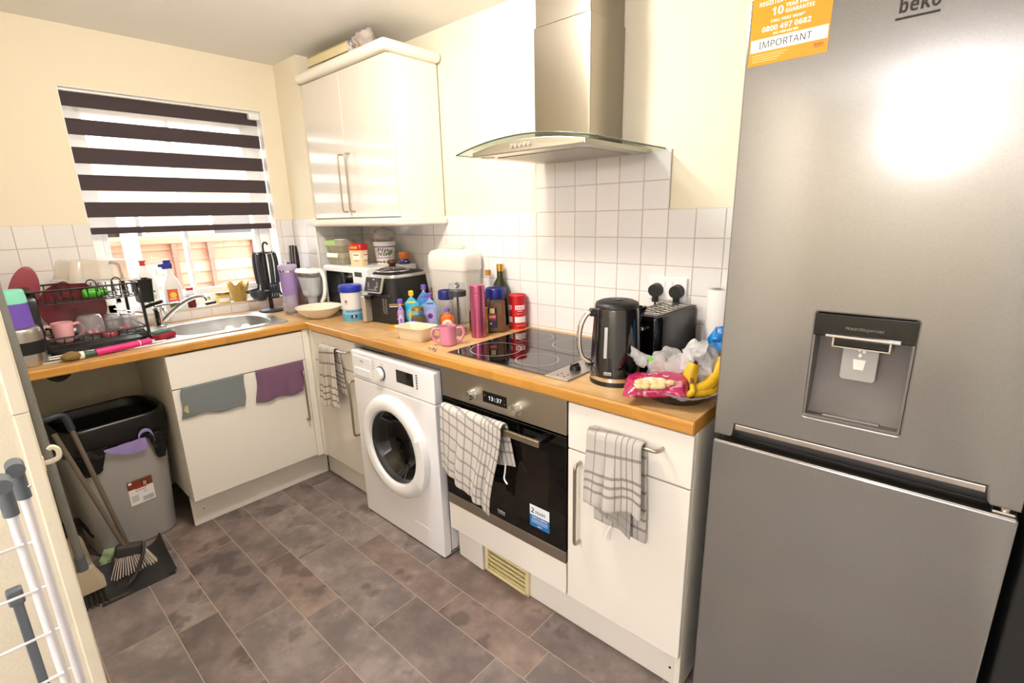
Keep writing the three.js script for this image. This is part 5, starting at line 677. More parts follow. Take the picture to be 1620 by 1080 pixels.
  const yb = thing('stock_box', 'narrow yellow and green box between the pink flask and coffee jar', 'box', [1.575, T, 0.232], 0.75); part(yb, 'carton', bx(-0.022, 0, -0.014, 0.022, 0.115, 0.014, 0.001), std({ map: (() => { const t = print(64, 160, (c) => { c.fillStyle = '#e3c22c'; c.fillRect(0, 0, 64, 160); c.fillStyle = '#2f8a3c'; c.beginPath(); c.arc(32, 30, 22, 0, 7); c.fill(); c.fillStyle = '#fff3c0'; c.fillRect(8, 70, 48, 14); c.fillStyle = '#5a3a10'; c.fillRect(8, 104, 48, 8); c.fillRect(12, 120, 40, 6); }); t.wrapS = t.wrapT = THREE.RepeatWrapping; t.repeat.set(1 / 0.044, 1 / 0.115); t.offset.set(0.5, 0); return t; })(), roughness: 0.4 }));
}
// ---------- kettle, toaster, socket, roll
{
  const k = thing('electric_kettle', 'glossy black jug kettle with chrome handle beside the hob', 'kettle', [2.376, T, 0.446], 3.86);
  part(k, 'power_base', cyl(0.078, 0.08, 0.014, 0, 48), M.blackPl); part(k, 'chrome_band', cyl(0.0785, 0.0785, 0.012, 0.0145, 48), M.chrome);
  part(k, 'body', lathe([[0.0775, 0.026], [0.0785, 0.03], [0.0765, 0.1], [0.0715, 0.19], [0.068, 0.232], [0.066, 0.236]], 64), phy({ color: 0x0c0c0f, roughness: 0.14, clearcoat: 1, clearcoatRoughness: 0.05 }));
  const l = part(k, 'lid', lathe([[0.0665, 0.236], [0.067, 0.24], [0.064, 0.25], [0.05, 0.256], [0.001, 0.257]], 48), M.blackMatt); part(l, 'lid_button', cyl(0.018, 0.02, 0.004, 0.2555, 24), M.blackPl);
  part(k, 'spout', grid(10, 8, (u, v) => { const a = Math.PI + (u - 0.5) * 0.7, r = 0.069 + 0.022 * v * Math.pow(Math.cos((u - 0.5) * Math.PI), 2); return [r * Math.cos(a), 0.185 + 0.05 * v, r * Math.sin(a)]; }, 0.003), M.blackGloss);
  part(k, 'handle', grid(40, 12, (u, v) => { const c = handleCurve.getPoint(u), t = handleCurve.getTangent(u), n = V(-t.y, t.x, 0), a = v * Math.PI * 2; return [c.x + n.x * 0.008 * Math.cos(a), c.y + n.y * 0.008 * Math.cos(a), 0.013 * Math.sin(a)]; }), M.chrome);
  part(k, 'handle_root', [bx(0.05, 0.208, -0.014, 0.085, 0.232, 0.014, 0.006), bx(0.062, 0.05, -0.013, 0.088, 0.066, 0.013, 0.005)], M.blackPl);
  const ga = -0.98, g = new THREE.CylinderGeometry(0.0785, 0.0795, 0.085, 6, 1, true, 0, 0.1).rotateY(Math.PI / 2 + 0.98 - 0.05).translate(0, 0.145, 0); part(k, 'water_gauge', bx(-0.0055, 0.09, -0.0012, 0.0055, 0.185, 0.0045, 0.0025).rotateX(-0.045).translate(0, 0, 0.082).rotateY(Math.PI / 2 + 0.98), phy({ color: 0xb9bcc0, roughness: 0.2 }));
  part(k, 'badge', bx(-0.012, 0.037, 0, 0.012, 0.047, 0.0025, 0.001).translate(0, 0, 0.0775).rotateY(Math.PI / 2 + 0.98 + 0.1), M.chrome);
}
{
  const t = thing('toaster', 'glossy black two-slice toaster behind the kettle', 'toaster', [2.413, T, 0.205], -0.05); const W = 0.135, D = 0.29, H = 0.197;
  const sh = rrect(W, D, 0.02); for (const x of [-0.03, 0.03]) sh.holes.push(rrect(0.026, 0.2, 0.004, x, 0.01, THREE.Path));
  part(t, 'body', rings([[W - 0.008, D - 0.008, 0.02, 0.008], [W, D, 0.025, 0.014], [W, D, 0.025, H - 0.016], [W - 0.012, D - 0.012, 0.022, H - 0.003]], 64, true, false), M.blackGloss); part(t, 'top_plate', flat(rrect(W - 0.012, D - 0.012, 0.018), 0.003).translate(0, H - 0.006, 0), M.blackMatt);
  const tp = part(t, 'slot_plate', (() => { const q = rrect(0.1, 0.25, 0.01); for (const x of [-0.024, 0.024]) q.holes.push(rrect(0.026, 0.2, 0.004, x, 0, THREE.Path)); return flat(q, 0.003, 0.0008).translate(0, H - 0.003, 0); })(), std({ color: 0x8b8884, metalness: 1, roughness: 0.35 }));
  for (const x of [-0.024, 0.024]) for (let i = 0; i < 7; i++) part(tp, 'slot_wire', rod([x - 0.012, H - 0.001, -0.09 + i * 0.03], [x + 0.012, H - 0.001, -0.09 + i * 0.03], 0.0012, 6), M.nickel);
  part(t, 'foot_rim', cb(W - 0.02, 0.01, D - 0.02), M.rubber);
  part(t, 'lever_track', bx(-0.006, 0.06, D / 2 - 0.002, 0.006, 0.165, D / 2 + 0.001), M.rubber); part(t, 'lever', bx(-0.024, 0.15, D / 2, 0.024, 0.163, D / 2 + 0.024, 0.005), M.chrome); part(t, 'dial', rod([0.03, 0.055, D / 2], [0.03, 0.055, D / 2 + 0.016], 0.016, 24), M.chrome);
  const s = thing('wall_socket', 'white double wall socket above the toaster', 'socket', [2.342, 1.148, 0.009]); part(s, 'plate', bx(-0.074, -0.043, 0, 0.074, 0.043, 0.01, 0.003), M.pvc); for (const x of [-0.014, 0.014]) part(s, 'switch', bx(x - 0.006, 0.008, 0.009, x + 0.006, 0.028, 0.013, 0.001), M.pvc);
  [[-0.04, 'black round plug in the left side of the socket', 0.0], [0.042, 'black round plug in the right side of the socket', 0.0]].forEach(([x, l], i) => { const p = thing('electric_plug', l, 'plug', [2.342 + x, 1.142, 0.0195]); part(p, 'plug_body', [rod([0, 0, 0], [0, 0, 0.03], 0.026, 28, 0.022), bx(-0.01, -0.045, 0.002, 0.01, -0.018, 0.022, 0.004)], M.blackMatt); part(p, 'cable', tube([[0, -0.04, 0.012], [0, -0.1, 0.014], [i ? 0.035 : -0.02, -0.19, 0.014], [i ? 0.05 : -0.05, -0.222, 0.02]], 0.0035, 20, 8), M.rubber); });
  const r = thing('kitchen_roll', 'roll of white kitchen paper against the fridge side', 'kitchen roll', [2.565, T, 0.066]); part(r, 'roll', lathe([[0.018, 0.002], [0.052, 0], [0.0535, 0.004], [0.0535, 0.254], [0.052, 0.258], [0.018, 0.256], [0.018, 0.002]], 48), M.kitchenPaper); part(r, 'core', cyl(0.019, 0.019, 0.252, 0.004, 28, true), M.card); part(r, 'loose_sheet', grid(12, 2, (u, v) => { const a = 0.6 + u * 0.8, q = 0.0542 + 0.004 * u * u; return [q * Math.sin(a), 0.002 + 0.252 * v, q * Math.cos(a)]; }, 0.0006), M.kitchenPaper);
}
// ---------- fruit dish at the end of the worktop
{
  const d = thing('fruit_dish', 'dark round dish lined with crumpled white film on the worktop end', 'dish', [2.587, T, 0.462]);
  part(d, 'dish', lathe([[0.001, 0], [0.08, 0], [0.085, 0.004], [0.108, 0.032], [0.113, 0.034], [0.106, 0.034], [0.082, 0.009], [0.001, 0.007]], 52), phy({ color: 0x2c2624, roughness: 0.2 }));
  part(d, 'film_lining', crumple(grid(64, 6, (u, v) => { const a = u * Math.PI * 2, q = 0.085 + 0.036 * v + 0.003 * Math.sin(a * 7) * v; return [q * Math.cos(a), 0.014 + 0.026 * v + 0.004 * Math.sin(a * 5 + 1) * v, q * Math.sin(a)]; }, 0.0012), 0.003, 45, 3), phy({ color: 0xe9e4ee, roughness: 0.25, transmission: 0.3, thickness: 0, bumpMap: crinkleB, bumpScale: 0.002 }));
  const nb = thing('snack_packet', 'shiny magenta packet with clear window showing beige nuts', 'packet', [2.56, T + 0.05, 0.545], 0.35); nb.rotation.x = 0.35;
  const nt = print(256, 192, (c) => { c.fillStyle = '#a8174f'; c.fillRect(0, 0, 256, 192); c.fillStyle = '#e8d3ac'; c.beginPath(); c.ellipse(120, 130, 74, 34, 0.15, 0, 7); c.fill(); c.fillStyle = '#d8b884'; for (let i = 0; i < 12; i++) { c.beginPath(); c.ellipse(64 + (i * 37) % 118, 116 + (i * 17) % 36, 12, 9, i, 0, 7); c.fill(); } c.fillStyle = '#f3e3ea'; c.fillRect(96, 44, 40, 16); c.fillRect(160, 66, 26, 10); for (let i = 0; i < 5; i++) c.fillRect(196, 110 + i * 10, 40, 3); });
  part(nb, 'packet', crumple(grid(40, 24, (u, v) => { const e = Math.pow(Math.sin(u * Math.PI) * Math.sin(v * Math.PI), 0.45); return [-0.085 + 0.17 * u, 0.026 * e, 0.05 - 0.1 * v]; }, 0), 0.0045, 38, 6), phy({ map: nt, roughness: 0.22, clearcoat: 0.6 })); part(nb, 'packet_back', crumple(grid(40, 24, (u, v) => { const e = Math.pow(Math.sin(u * Math.PI) * Math.sin(v * Math.PI), 0.45); return [-0.085 + 0.17 * u, -0.018 * e, -0.05 + 0.1 * v]; }, 0), 0.0045, 38, 6), phy({ color: 0xa8174f, roughness: 0.25 }));
  { const nut = std({ color: 0xd9bd8b, roughness: 0.7 }); for (let i = 0; i < 9; i++) part(nb, 'nut', crumple(new THREE.SphereGeometry(0.0095, 12, 8).scale(1.35, 0.8, 1), 0.001, 60, i).translate(-0.04 + (i % 5) * 0.021 + 0.004 * Math.sin(i * 3), 0.022, 0.02 + 0.016 * Math.floor(i / 5)), nut); }
  const fb = thing('fruit_bag', 'clear film bag of red apples in the fruit dish', 'bag', [2.552, T + 0.05, 0.44]); part(fb, 'film', crumple(new THREE.SphereGeometry(0.064, 52, 34).scale(1.1, 0.72, 0.95), 0.016, 24, 2).translate(0, 0.024, 0), M.film); part(fb, 'bag_tail', crumple(grid(22, 14, (u, v) => [-0.045 - 0.058 * u, 0.045 + 0.012 * Math.sin(v * 6) + 0.02 * u, 0.05 + (v - 0.5) * 0.075 * (1 - 0.5 * u)], 0.0008), 0.008, 40, 8), phy({ color: 0xfdfbfd, transmission: 0.35, thickness: 0, roughness: 0.15, bumpMap: crinkleB, bumpScale: 0.003 })); part(fb, 'green_mark', new THREE.CircleGeometry(0.008, 16).rotateX(-1.1).rotateY(0.4).translate(-0.03, 0.058, 0.065), std({ color: 0x5fb52c, roughness: 0.4 }));
  [[2.535, 0.45, 0], [2.583, 0.41, 1]].forEach(([x, z, i]) => { const a = thing('red_apple', i ? 'red apple deeper in the film bag' : 'red apple at the near side of the film bag', 'apple', [x, T + 0.032, z], 0, 'apples in the film bag'); part(a, 'flesh', lathe([[0.001, 0.006], [0.014, 0], [0.028, 0.012], [0.034, 0.034], [0.028, 0.055], [0.012, 0.06], [0.001, 0.054]], 28), std({ color: i ? 0xb83a34 : 0xc2453a, roughness: 0.35 })); part(a, 'stalk', rod([0, 0.054, 0], [0.003, 0.068, 0], 0.0015, 6), M.taupe); });
  const wb = thing('salad_bag', 'crumpled clear white bag at the centre of the fruit dish', 'bag', [2.632, T + 0.045, 0.425]); part(wb, 'film', crumple(new THREE.SphereGeometry(0.06, 52, 34).scale(0.85, 1.15, 0.9), 0.018, 26, 21).translate(0, 0.048, 0), phy({ color: 0xfdfcfd, transmission: 0.3, thickness: 0, roughness: 0.15, bumpMap: crinkleB, bumpScale: 0.004 }));
  const bana = (label, x, y, z, pts, R) => { const b = thing('banana', label, 'banana', [x, y, z], 0, 'bananas in the fruit dish'); const c = new THREE.CatmullRomCurve3(pts.map((p) => V(...p))); part(b, 'fruit', grid(30, 10, (u, v) => { const p = c.getPoint(u), t = c.getTangent(u), s = V(0, 0, 1).cross(t).normalize(), q = t.clone().cross(s), a = v * Math.PI * 2, r = R * (0.35 + 0.65 * Math.pow(Math.sin(Math.PI * (0.08 + 0.86 * u)), 0.55)) * (1 + 0.05 * Math.cos(a * 5)); return [p.x + r * (s.x * Math.cos(a) + q.x * Math.sin(a)), p.y + r * (s.y * Math.cos(a) + q.y * Math.sin(a)), p.z + r * (s.z * Math.cos(a) + q.z * Math.sin(a))]; }), M.banana); const e = c.getPoint(1), e0 = c.getPoint(0); part(b, 'stem', rod(e.toArray(), e.clone().add(c.getTangent(1).multiplyScalar(0.02)).toArray(), R * 0.42, 10, R * 0.34), std({ color: 0x6b4a1c, roughness: 0.8 })); part(b, 'tip', at(new THREE.SphereGeometry(R * 0.38, 12, 8), ...e0.toArray()), std({ color: 0x3d2913, roughness: 0.9 })); };
  bana('short banana standing up at the front of the bunch', 2.638, T + 0.03, 0.487, [[0.002, 0.082, -0.006], [-0.006, 0.055, 0], [-0.004, 0.028, 0.004], [0.006, 0.008, 0.012]], 0.0185);
  bana('long yellow banana sloping up against the fridge side', 2.672, T + 0.035, 0.455, [[-0.02, 0.008, 0.05], [0.004, 0.018, 0.02], [0.016, 0.045, -0.015], [0.014, 0.085, -0.04]], 0.0185);
  bana('yellow banana lying under the long one', 2.66, T + 0.028, 0.47, [[-0.03, 0.012, 0.045], [0.0, 0.006, 0.03], [0.025, 0.012, 0.0], [0.03, 0.035, -0.035]], 0.017);
  bana('thin browned banana stalk curling over the front rim', 2.65, T + 0.036, 0.53, [[-0.035, -0.004, 0.02], [-0.01, 0.0, 0.018], [0.008, 0.012, 0.002], [0.0, 0.026, -0.012]], 0.009);
  const cb2 = thing('crisp_packet', 'bright blue crisp packet behind the bananas', 'packet', [2.66, T + 0.058, 0.318], 0.6); const ct = print(256, 256, (c) => { c.fillStyle = '#1585d6'; c.fillRect(0, 0, 256, 256); c.fillStyle = '#dff0fb'; c.fillRect(0, 170, 256, 60); c.fillStyle = '#0c3f8e'; c.fillRect(30, 190, 120, 18); c.fillStyle = '#0f6fc0'; c.fillRect(0, 20, 256, 30); c.fillStyle = '#f2f6fa'; c.beginPath(); c.ellipse(170, 170, 34, 18, 0.6, 0, 7); c.fill(); c.fillStyle = '#1c6f5c'; c.beginPath(); c.ellipse(210, 200, 26, 30, 0, 0, 7); c.fill(); });
  part(cb2, 'packet', crumple(new THREE.SphereGeometry(0.06, 48, 32).scale(0.85, 1.25, 0.6), 0.013, 26, 31).translate(0.0, 0.052, 0), phy({ map: ct, roughness: 0.2, clearcoat: 0.7 }));
}
// ---------- cloths
// a cloth over a bar: local x along the bar, y up, z out of the front; lengths given left and right
function drape(o) {
  const { w0, w1, b0, b1, r, fl, fr, bl, br, nf = 3, amp = 0.006, s = 0, th = 0.004 } = o;
  return grid(36, 60, (u, v) => {
    const F = fl + (fr - fl) * u, B = bl + (br - bl) * u, arc = Math.PI * r, L = B + arc + F, d = v * L, wob = (t) => amp * t * (Math.sin(u * Math.PI * nf + s) + 0.5 * Math.sin(u * Math.PI * nf * 2.3 + 2 * s + t * 2));
    if (d < B) { const t = (B - d) / B; return [w0 + (w1 - w0) * u + t * o.bs * (1), -(B - d), -r + Math.min(0, wob(t) * 0.4)]; }
    if (d < B + arc) { const a = (d - B) / r; return [w0 + (w1 - w0) * u, r * Math.sin(a), -r * Math.cos(a)]; }
    const t = (d - B - arc) / F, e = sm(0, 1, t); return [(w0 + (w1 - w0) * u) * (1 - e) + (b0 + (b1 - b0) * u) * e, -(d - B - arc) + 0.006 * e * Math.sin(u * 9 + s), r + Math.abs(wob(e)) + 0.004 * t];
  }, th);
}
const check = (bg, line, n, m, dense) => print(512, 512, (c) => { c.fillStyle = bg; c.fillRect(0, 0, 512, 512); c.fillStyle = line; c.globalAlpha = 0.6; const L = (list, vert) => list.forEach((p) => { for (let i = 0; i < 512; i += 4) { const j = ((i * 7919) % 13) / 13 * 2 - 1; vert ? c.fillRect(p * 512 + j * 1.5, i, 9, 4) : c.fillRect(i, p * 512 + j * 1.5, 4, 8); } }); L(n, true); L(m, false); });
const cloth = (map) => std({ map, roughness: 1, bumpMap: (() => { const t = terry.clone(); t.repeat.set(14, 22); return t; })(), bumpScale: 0.003 });
const grid7 = Array.from({ length: 14 }, (_, i) => 0.04 + i * 0.072);
{
  const t = thing('tea_towel', 'white checked tea towel hanging over the oven door handle', 'towel', [1.925, 0.731, 0.648]);
  part(t, 'cloth', drape({ w0: -0.16, w1: 0.15, b0: -0.155, b1: 0.09, r: 0.016, fl: 0.24, fr: 0.345, bl: 0.2, br: 0.14, bs: 0.03, nf: 3.2, amp: 0.012, s: 0.6 }), cloth(check('#ece6df', '#8f8884', [0.05, 0.16, 0.3, 0.44, 0.58, 0.7, 0.76, 0.82, 0.88, 0.95], [0.05, 0.12, 0.22, 0.32, 0.42, 0.5, 0.57, 0.64, 0.71, 0.75, 0.79, 0.83, 0.9])));
  part(t, 'hanging_loop', tube([[0.14, -0.14, -0.014], [0.148, -0.165, 0.0], [0.15, -0.185, 0.006], [0.165, -0.2, 0.008]], 0.003, 14, 6), M.paper);
  const t2 = thing('tea_towel', 'white checked tea towel folded over the right-hand drawer handle', 'towel', [2.5, 0.811, 0.632]);
  part(t2, 'cloth', drape({ w0: -0.095, w1: 0.075, b0: -0.1, b1: 0.09, r: 0.012, fl: 0.225, fr: 0.2, bl: 0.29, br: 0.3, bs: 0.012, nf: 2.2, amp: 0.01, s: 1.1, th: 0.006 }), cloth(check('#efeae4', '#857b76', [0.16, 0.36, 0.55, 0.65, 0.75, 0.85], [0.08, 0.13, 0.18, 0.3, 0.42, 0.5, 0.6, 0.7, 0.8, 0.86, 0.92])));
  part(t2, 'inner_fold', grid(20, 16, (u, v) => [-0.06 + 0.11 * u, -0.18 - (0.06 + 0.05 * u) * v, 0.004 + 0.004 * Math.sin(u * 8)], 0.004), cloth(check('#efeae4', '#857b76', [0.3, 0.6, 0.9], [0.2, 0.5])));
  part(t2, 'hanging_loop', tube([[-0.02, -0.285, -0.006], [-0.03, -0.31, 0.0], [-0.035, -0.335, 0.004]], 0.003, 12, 6), M.paper);
  const t3 = thing('tea_towel', 'narrow brown-checked tea towel on the corner drawer handle', 'towel', [0.9, 0.815, 0.632]);
  part(t3, 'cloth', drape({ w0: -0.085, w1: 0.06, b0: -0.1, b1: 0.085, r: 0.011, fl: 0.3, fr: 0.285, bl: 0.2, br: 0.225, bs: 0.03, nf: 2.6, amp: 0.012, s: 2.2 }), cloth(check('#efe6da', '#6f5650', [0.15, 0.33, 0.5, 0.58, 0.66, 0.74, 0.9], [0.06, 0.12, 0.18, 0.28, 0.4, 0.5, 0.6, 0.7, 0.8, 0.84, 0.88, 0.93])));
  const hang = (name, label, z0, z1, yb0, yb1, col, s, amp) => { const o = thing(name, label, 'cloth', [FX + 0.001, 0, 0]); part(o, 'cloth', grid(34, 24, (u, v) => { const bot = yb0 + (yb1 - yb0) * u + 0.006 * Math.sin(u * 11 + s), y = 0.7135 + (bot - 0.7135) * v; return [0.0045 + amp * v * (1 + Math.sin(u * 9 + s) * 0.6 + 0.5 * Math.sin(u * 23 + s + v * 2)), y, z0 + (z1 - z0) * u + 0.02 * v * (u < 0.5 ? 1 : 1) + 0.004 * Math.sin(v * 6 + s)]; }, -0.003), std({ color: col, roughness: 1, bumpMap: (() => { const t = terry.clone(); t.repeat.set(8, 5); return t; })(), bumpScale: 0.003 })); part(o, 'tuck', bx(-0.012, 0.7118, Math.min(z0, z1), 0.004, 0.7152, Math.max(z0, z1), 0.001), std({ color: col, roughness: 1 })); return o; };
  const gcl = hang('dish_cloth', 'blue-grey cloth hung over the sink cabinet door', 0.945, 1.21, 0.555, 0.585, 0x878f91, 0.5, 0.003);
  part(gcl, 'stain', grid(8, 10, (u, v) => [0.0135, 0.6 + 0.035 * v, 1.2 + 0.02 * u * (1 - Math.abs(v - 0.5))], 0.001), std({ color: 0xb3a67c, roughness: 1 }));
  hang('dish_cloth', 'mauve cloth hung over the sink cabinet door by the handle', 0.65, 0.89, 0.548, 0.555, 0x86627f, 2.0, 0.006);
}
// ---------- bin under the worktop
{
  const b = thing('waste_bin', 'silver-grey bin with black rim and lilac bin bag under the worktop', 'bin', [0.372, 0, 1.458], 0.1); const c = (w, d, r, y) => [w, d, r, y];
  part(b, 'body', rings([c(0.27, 0.29, 0.07, 0), c(0.29, 0.31, 0.08, 0.012), c(0.33, 0.37, 0.09, 0.52)], 64, true, false), std({ color: 0xb9b7b5, metalness: 0.45, roughness: 0.36 }));
  part(b, 'rim', rings([c(0.32, 0.36, 0.09, 0.5), c(0.352, 0.392, 0.1, 0.5), c(0.355, 0.395, 0.1, 0.6), c(0.345, 0.385, 0.1, 0.615), c(0.32, 0.36, 0.09, 0.612), c(0.3, 0.34, 0.09, 0.56), c(0.29, 0.33, 0.085, 0.35)], 64, false, false), M.blackPl);
  part(b, 'bag_lining', rings([c(0.285, 0.325, 0.08, 0.1), c(0.295, 0.335, 0.085, 0.575)], 48, true, false), M.rubber);
  const flap = (z, w, h, s) => part(b, 'bag_flap', crumple(grid(20, 14, (u, v) => [0.186 - 0.008 * v, 0.52 - h * v * Math.sqrt(Math.max(0, 1 - Math.pow(2 * u - 1, 4))) , z + (u - 0.5) * w * (1 - 0.3 * v)], 0.002), 0.005, 28, s), phy({ color: 0x0b0b0c, roughness: 0.18 }));
  flap(0.12, 0.14, 0.11, 2); flap(-0.13, 0.08, 0.13, 7);
  const li = phy({ color: 0xb6a3e0, transmission: 0.35, thickness: 0, roughness: 0.3 });
  part(b, 'lilac_drawstring', [crumple(grid(24, 6, (u, v) => [0.188 + 0.003 * Math.sin(u * 8), 0.512 - 0.05 * Math.sin(u * Math.PI * 0.7) * v - 0.01 * v, 0.07 - 0.15 * u], 0.001), 0.003, 40, 4), crumple(grid(16, 4, (u, v) => { const a = u * Math.PI * 1.15 - 0.3; return [0.19, 0.5 + 0.045 * Math.sin(a) + 0.016 * (v - 0.5), -0.082 - 0.03 * Math.cos(a)]; }, 0.001), 0.003, 40, 9)], li);
  const lab = print(256, 320, (g) => { g.fillStyle = '#f1efee'; g.fillRect(0, 0, 256, 320); g.fillStyle = '#7a3a20'; g.fillRect(0, 0, 256, 110); g.fillStyle = '#4a2a1c'; g.fillRect(140, 30, 70, 70); g.fillStyle = '#b9a08c'; g.fillRect(158, 44, 36, 56); g.fillStyle = '#f1efee'; g.fillRect(12, 12, 34, 30); g.fillStyle = '#c3201d'; g.fillRect(70, 96, 120, 24); g.fillStyle = '#333'; g.font = 'bold 20px sans-serif'; g.fillText('WASTE BIN', 70, 150); g.fillText('42 L', 150, 184); for (let i = 0; i < 6; i++) g.fillRect(20, 200 + i * 14, 70, 4); for (let i = 0; i < 16; i++) g.fillRect(130 + i * 7, 244, 2 + i % 3, 56); });
  part(b, 'price_label', new THREE.PlaneGeometry(0.095, 0.118).rotateY(Math.PI / 2).rotateZ(-0.04).translate(0.1575, 0.26, -0.03), std({ map: lab, roughness: 0.5 }), 'white and brown printed label');
}
// ---------- brooms and dustpans beside the bin
{
  const d = thing('lobby_dustpan', 'black long-handled dustpan lying on the floor by the bin', 'dustpan');
  const blk = std({ color: 0x2b2a2a, roughness: 0.5 });
  // pan: open tray, front lip toward the room
  part(d, 'pan', grid(14, 12, (u, v) => { const z = 1.405 + 0.255 * u, x = 0.66 + (0.205 - 0.03 * u) * v, edge = Math.pow(Math.abs(2 * u - 1), 6); return [x, 0.004 + 0.05 * (1 - v) * (1 - v) + 0.045 * edge * (1 - 0.6 * v), z]; }, 0.003), blk);
  part(d, 'front_lip', bx(0.855, 0.0005, 1.41, 0.868, 0.005, 1.655, 0.001), blk);
  part(d, 'socket', rod([0.69, 0.035, 1.505], [0.675, 0.11, 1.522], 0.016, 14), blk);
  part(d, 'handle', rod([0.68, 0.09, 1.518], [0.655, 0.7, 1.6], 0.0085, 12), M.taupe); part(d, 'grip', tube([[0.657, 0.66, 1.594], [0.655, 0.715, 1.604], [0.66, 0.73, 1.625], [0.672, 0.728, 1.66], [0.69, 0.74, 1.69]], 0.0125, 30, 12), M.charcoal);
  const b = thing('lobby_brush', 'long-handled white-bristled brush clipped to the black dustpan', 'brush');
  part(b, 'handle', rod([0.745, 0.13, 1.535], [0.735, 0.685, 1.65], 0.0085, 12), M.taupe); part(b, 'brush_block', crumple(new RoundedBoxGeometry(0.035, 0.05, 0.1, 4, 0.012), 0.004, 30, 2).rotateX(-0.3).translate(0.745, 0.125, 1.525), std({ color: 0x3a3636, roughness: 0.7 }));
  const br = []; for (let i = 0; i < 46; i++) { const t = i / 45, q = (i * 37 % 11) / 11; br.push(rod([0.735 + 0.022 * q, 0.11, 1.478 + 0.09 * t], [0.745 + 0.055 * q, 0.03 + 0.012 * q, 1.445 + 0.16 * t], 0.0022, 5)); }
  const bm = part(b, 'bristles', br, std({ color: 0xcbbfb4, roughness: 0.9 })); part(b, 'guard', tube([[0.765, 0.14, 1.478], [0.79, 0.11, 1.49], [0.82, 0.05, 1.53], [0.835, 0.03, 1.56]], 0.007, 20, 10), blk);
  const g = thing('floor_broom', 'grey broom leaning on the wall at the far left', 'broom');
  part(g, 'handle', rod([0.82, 0.17, 1.677], [0.92, 1.4, 1.699], 0.0135, 16), M.greyTube); part(g, 'ferrule', rod([0.82, 0.155, 1.677], [0.825, 0.22, 1.678], 0.017, 16), M.grey);
  part(g, 'broom_head', rings([[0.06, 0.1, 0.014, 0.07], [0.058, 0.1, 0.02, 0.1], [0.035, 0.06, 0.014, 0.16]], 32, true, true).translate(0.82, 0, 1.675), M.beige);
  const gb = []; for (let i = 0; i < 60; i++) gb.push(rod([0.795 + 0.05 * ((i * 13 % 10) / 10), 0.075, 1.633 + 0.08 * (i / 60)], [0.785 + 0.07 * ((i * 13 % 10) / 10), 0.002, 1.625 + 0.1 * (i / 60)], 0.002, 5)); part(g, 'bristles', gb, std({ color: 0x4c463f, roughness: 0.9 }));
  const p = thing('hand_dustpan', 'beige plastic hand dustpan standing beside the bin', 'dustpan', [0.57, 0.0, 1.672]);
  part(p, 'scoop', grid(16, 14, (u, v) => { const a = (u - 0.5) * 1.5; return [0.12 * v + 0.02 * Math.cos(a * 2), 0.004 + 0.2 * (1 - v) * (1 - 0.5 * v) * Math.cos(a * 0.9), 0.055 * Math.sin(a) * (0.75 + 0.45 * v)]; }, 0.003), M.beige); part(p, 'grip', rod([0.01, 0.19, 0], [-0.05, 0.265, 0.0], 0.011, 12), M.beige);
  const hb = thing('hand_brush', 'small hand brush with pale green handle on the floor', 'brush', [0.6, 0.03, 1.6], -0.35); part(hb, 'handle', tube([[0, 0, 0], [0.05, 0.006, 0], [0.095, 0.0, 0]], 0.013, 16, 12), std({ color: 0x9db38a, roughness: 0.5 })); part(hb, 'handle_end', at(new THREE.SphereGeometry(0.014, 14, 10), 0.096, 0, 0), std({ color: 0x9db38a, roughness: 0.5 })); part(hb, 'brush_block', bx(-0.11, -0.01, -0.02, 0.0, 0.012, 0.02, 0.006), std({ color: 0x9db38a, roughness: 0.5 })); part(hb, 'bristles', bx(-0.108, -0.03, -0.018, -0.002, -0.01, 0.018), std({ color: 0x50463c, roughness: 1 }));
  const h = thing('wall_hook', 'cream plastic hook screwed to the wall edge', 'hook', [1.975, 1.024, 1.733]); part(h, 'hook', tube([[0, 0, 0], [0, 0.0, -0.012], [0, 0.004, -0.022], [0, 0.018, -0.0235], [0, 0.026, -0.0165], [0, 0.022, -0.012]], 0.0042, 28, 10), std({ color: 0xf0e8d2, roughness: 0.3 })); part(h, 'backplate', bx(-0.008, -0.012, -0.003, 0.008, 0.012, 0, 0.001), std({ color: 0xf0e8d2, roughness: 0.3 }));
  const un = thing('worktop_bracket', 'black rounded bracket under the worktop above the bin', 'bracket', [0.56, T - 0.0385, 1.585]); part(un, 'bracket', ext((() => { const s = new THREE.Shape(); s.moveTo(-0.045, 0); s.lineTo(0.045, 0); s.quadraticCurveTo(0.025, -0.034, 0, -0.034); s.quadraticCurveTo(-0.025, -0.034, -0.045, 0); return s; })(), 0.03, 0.003).rotateY(Math.PI / 2), M.rubber);
}
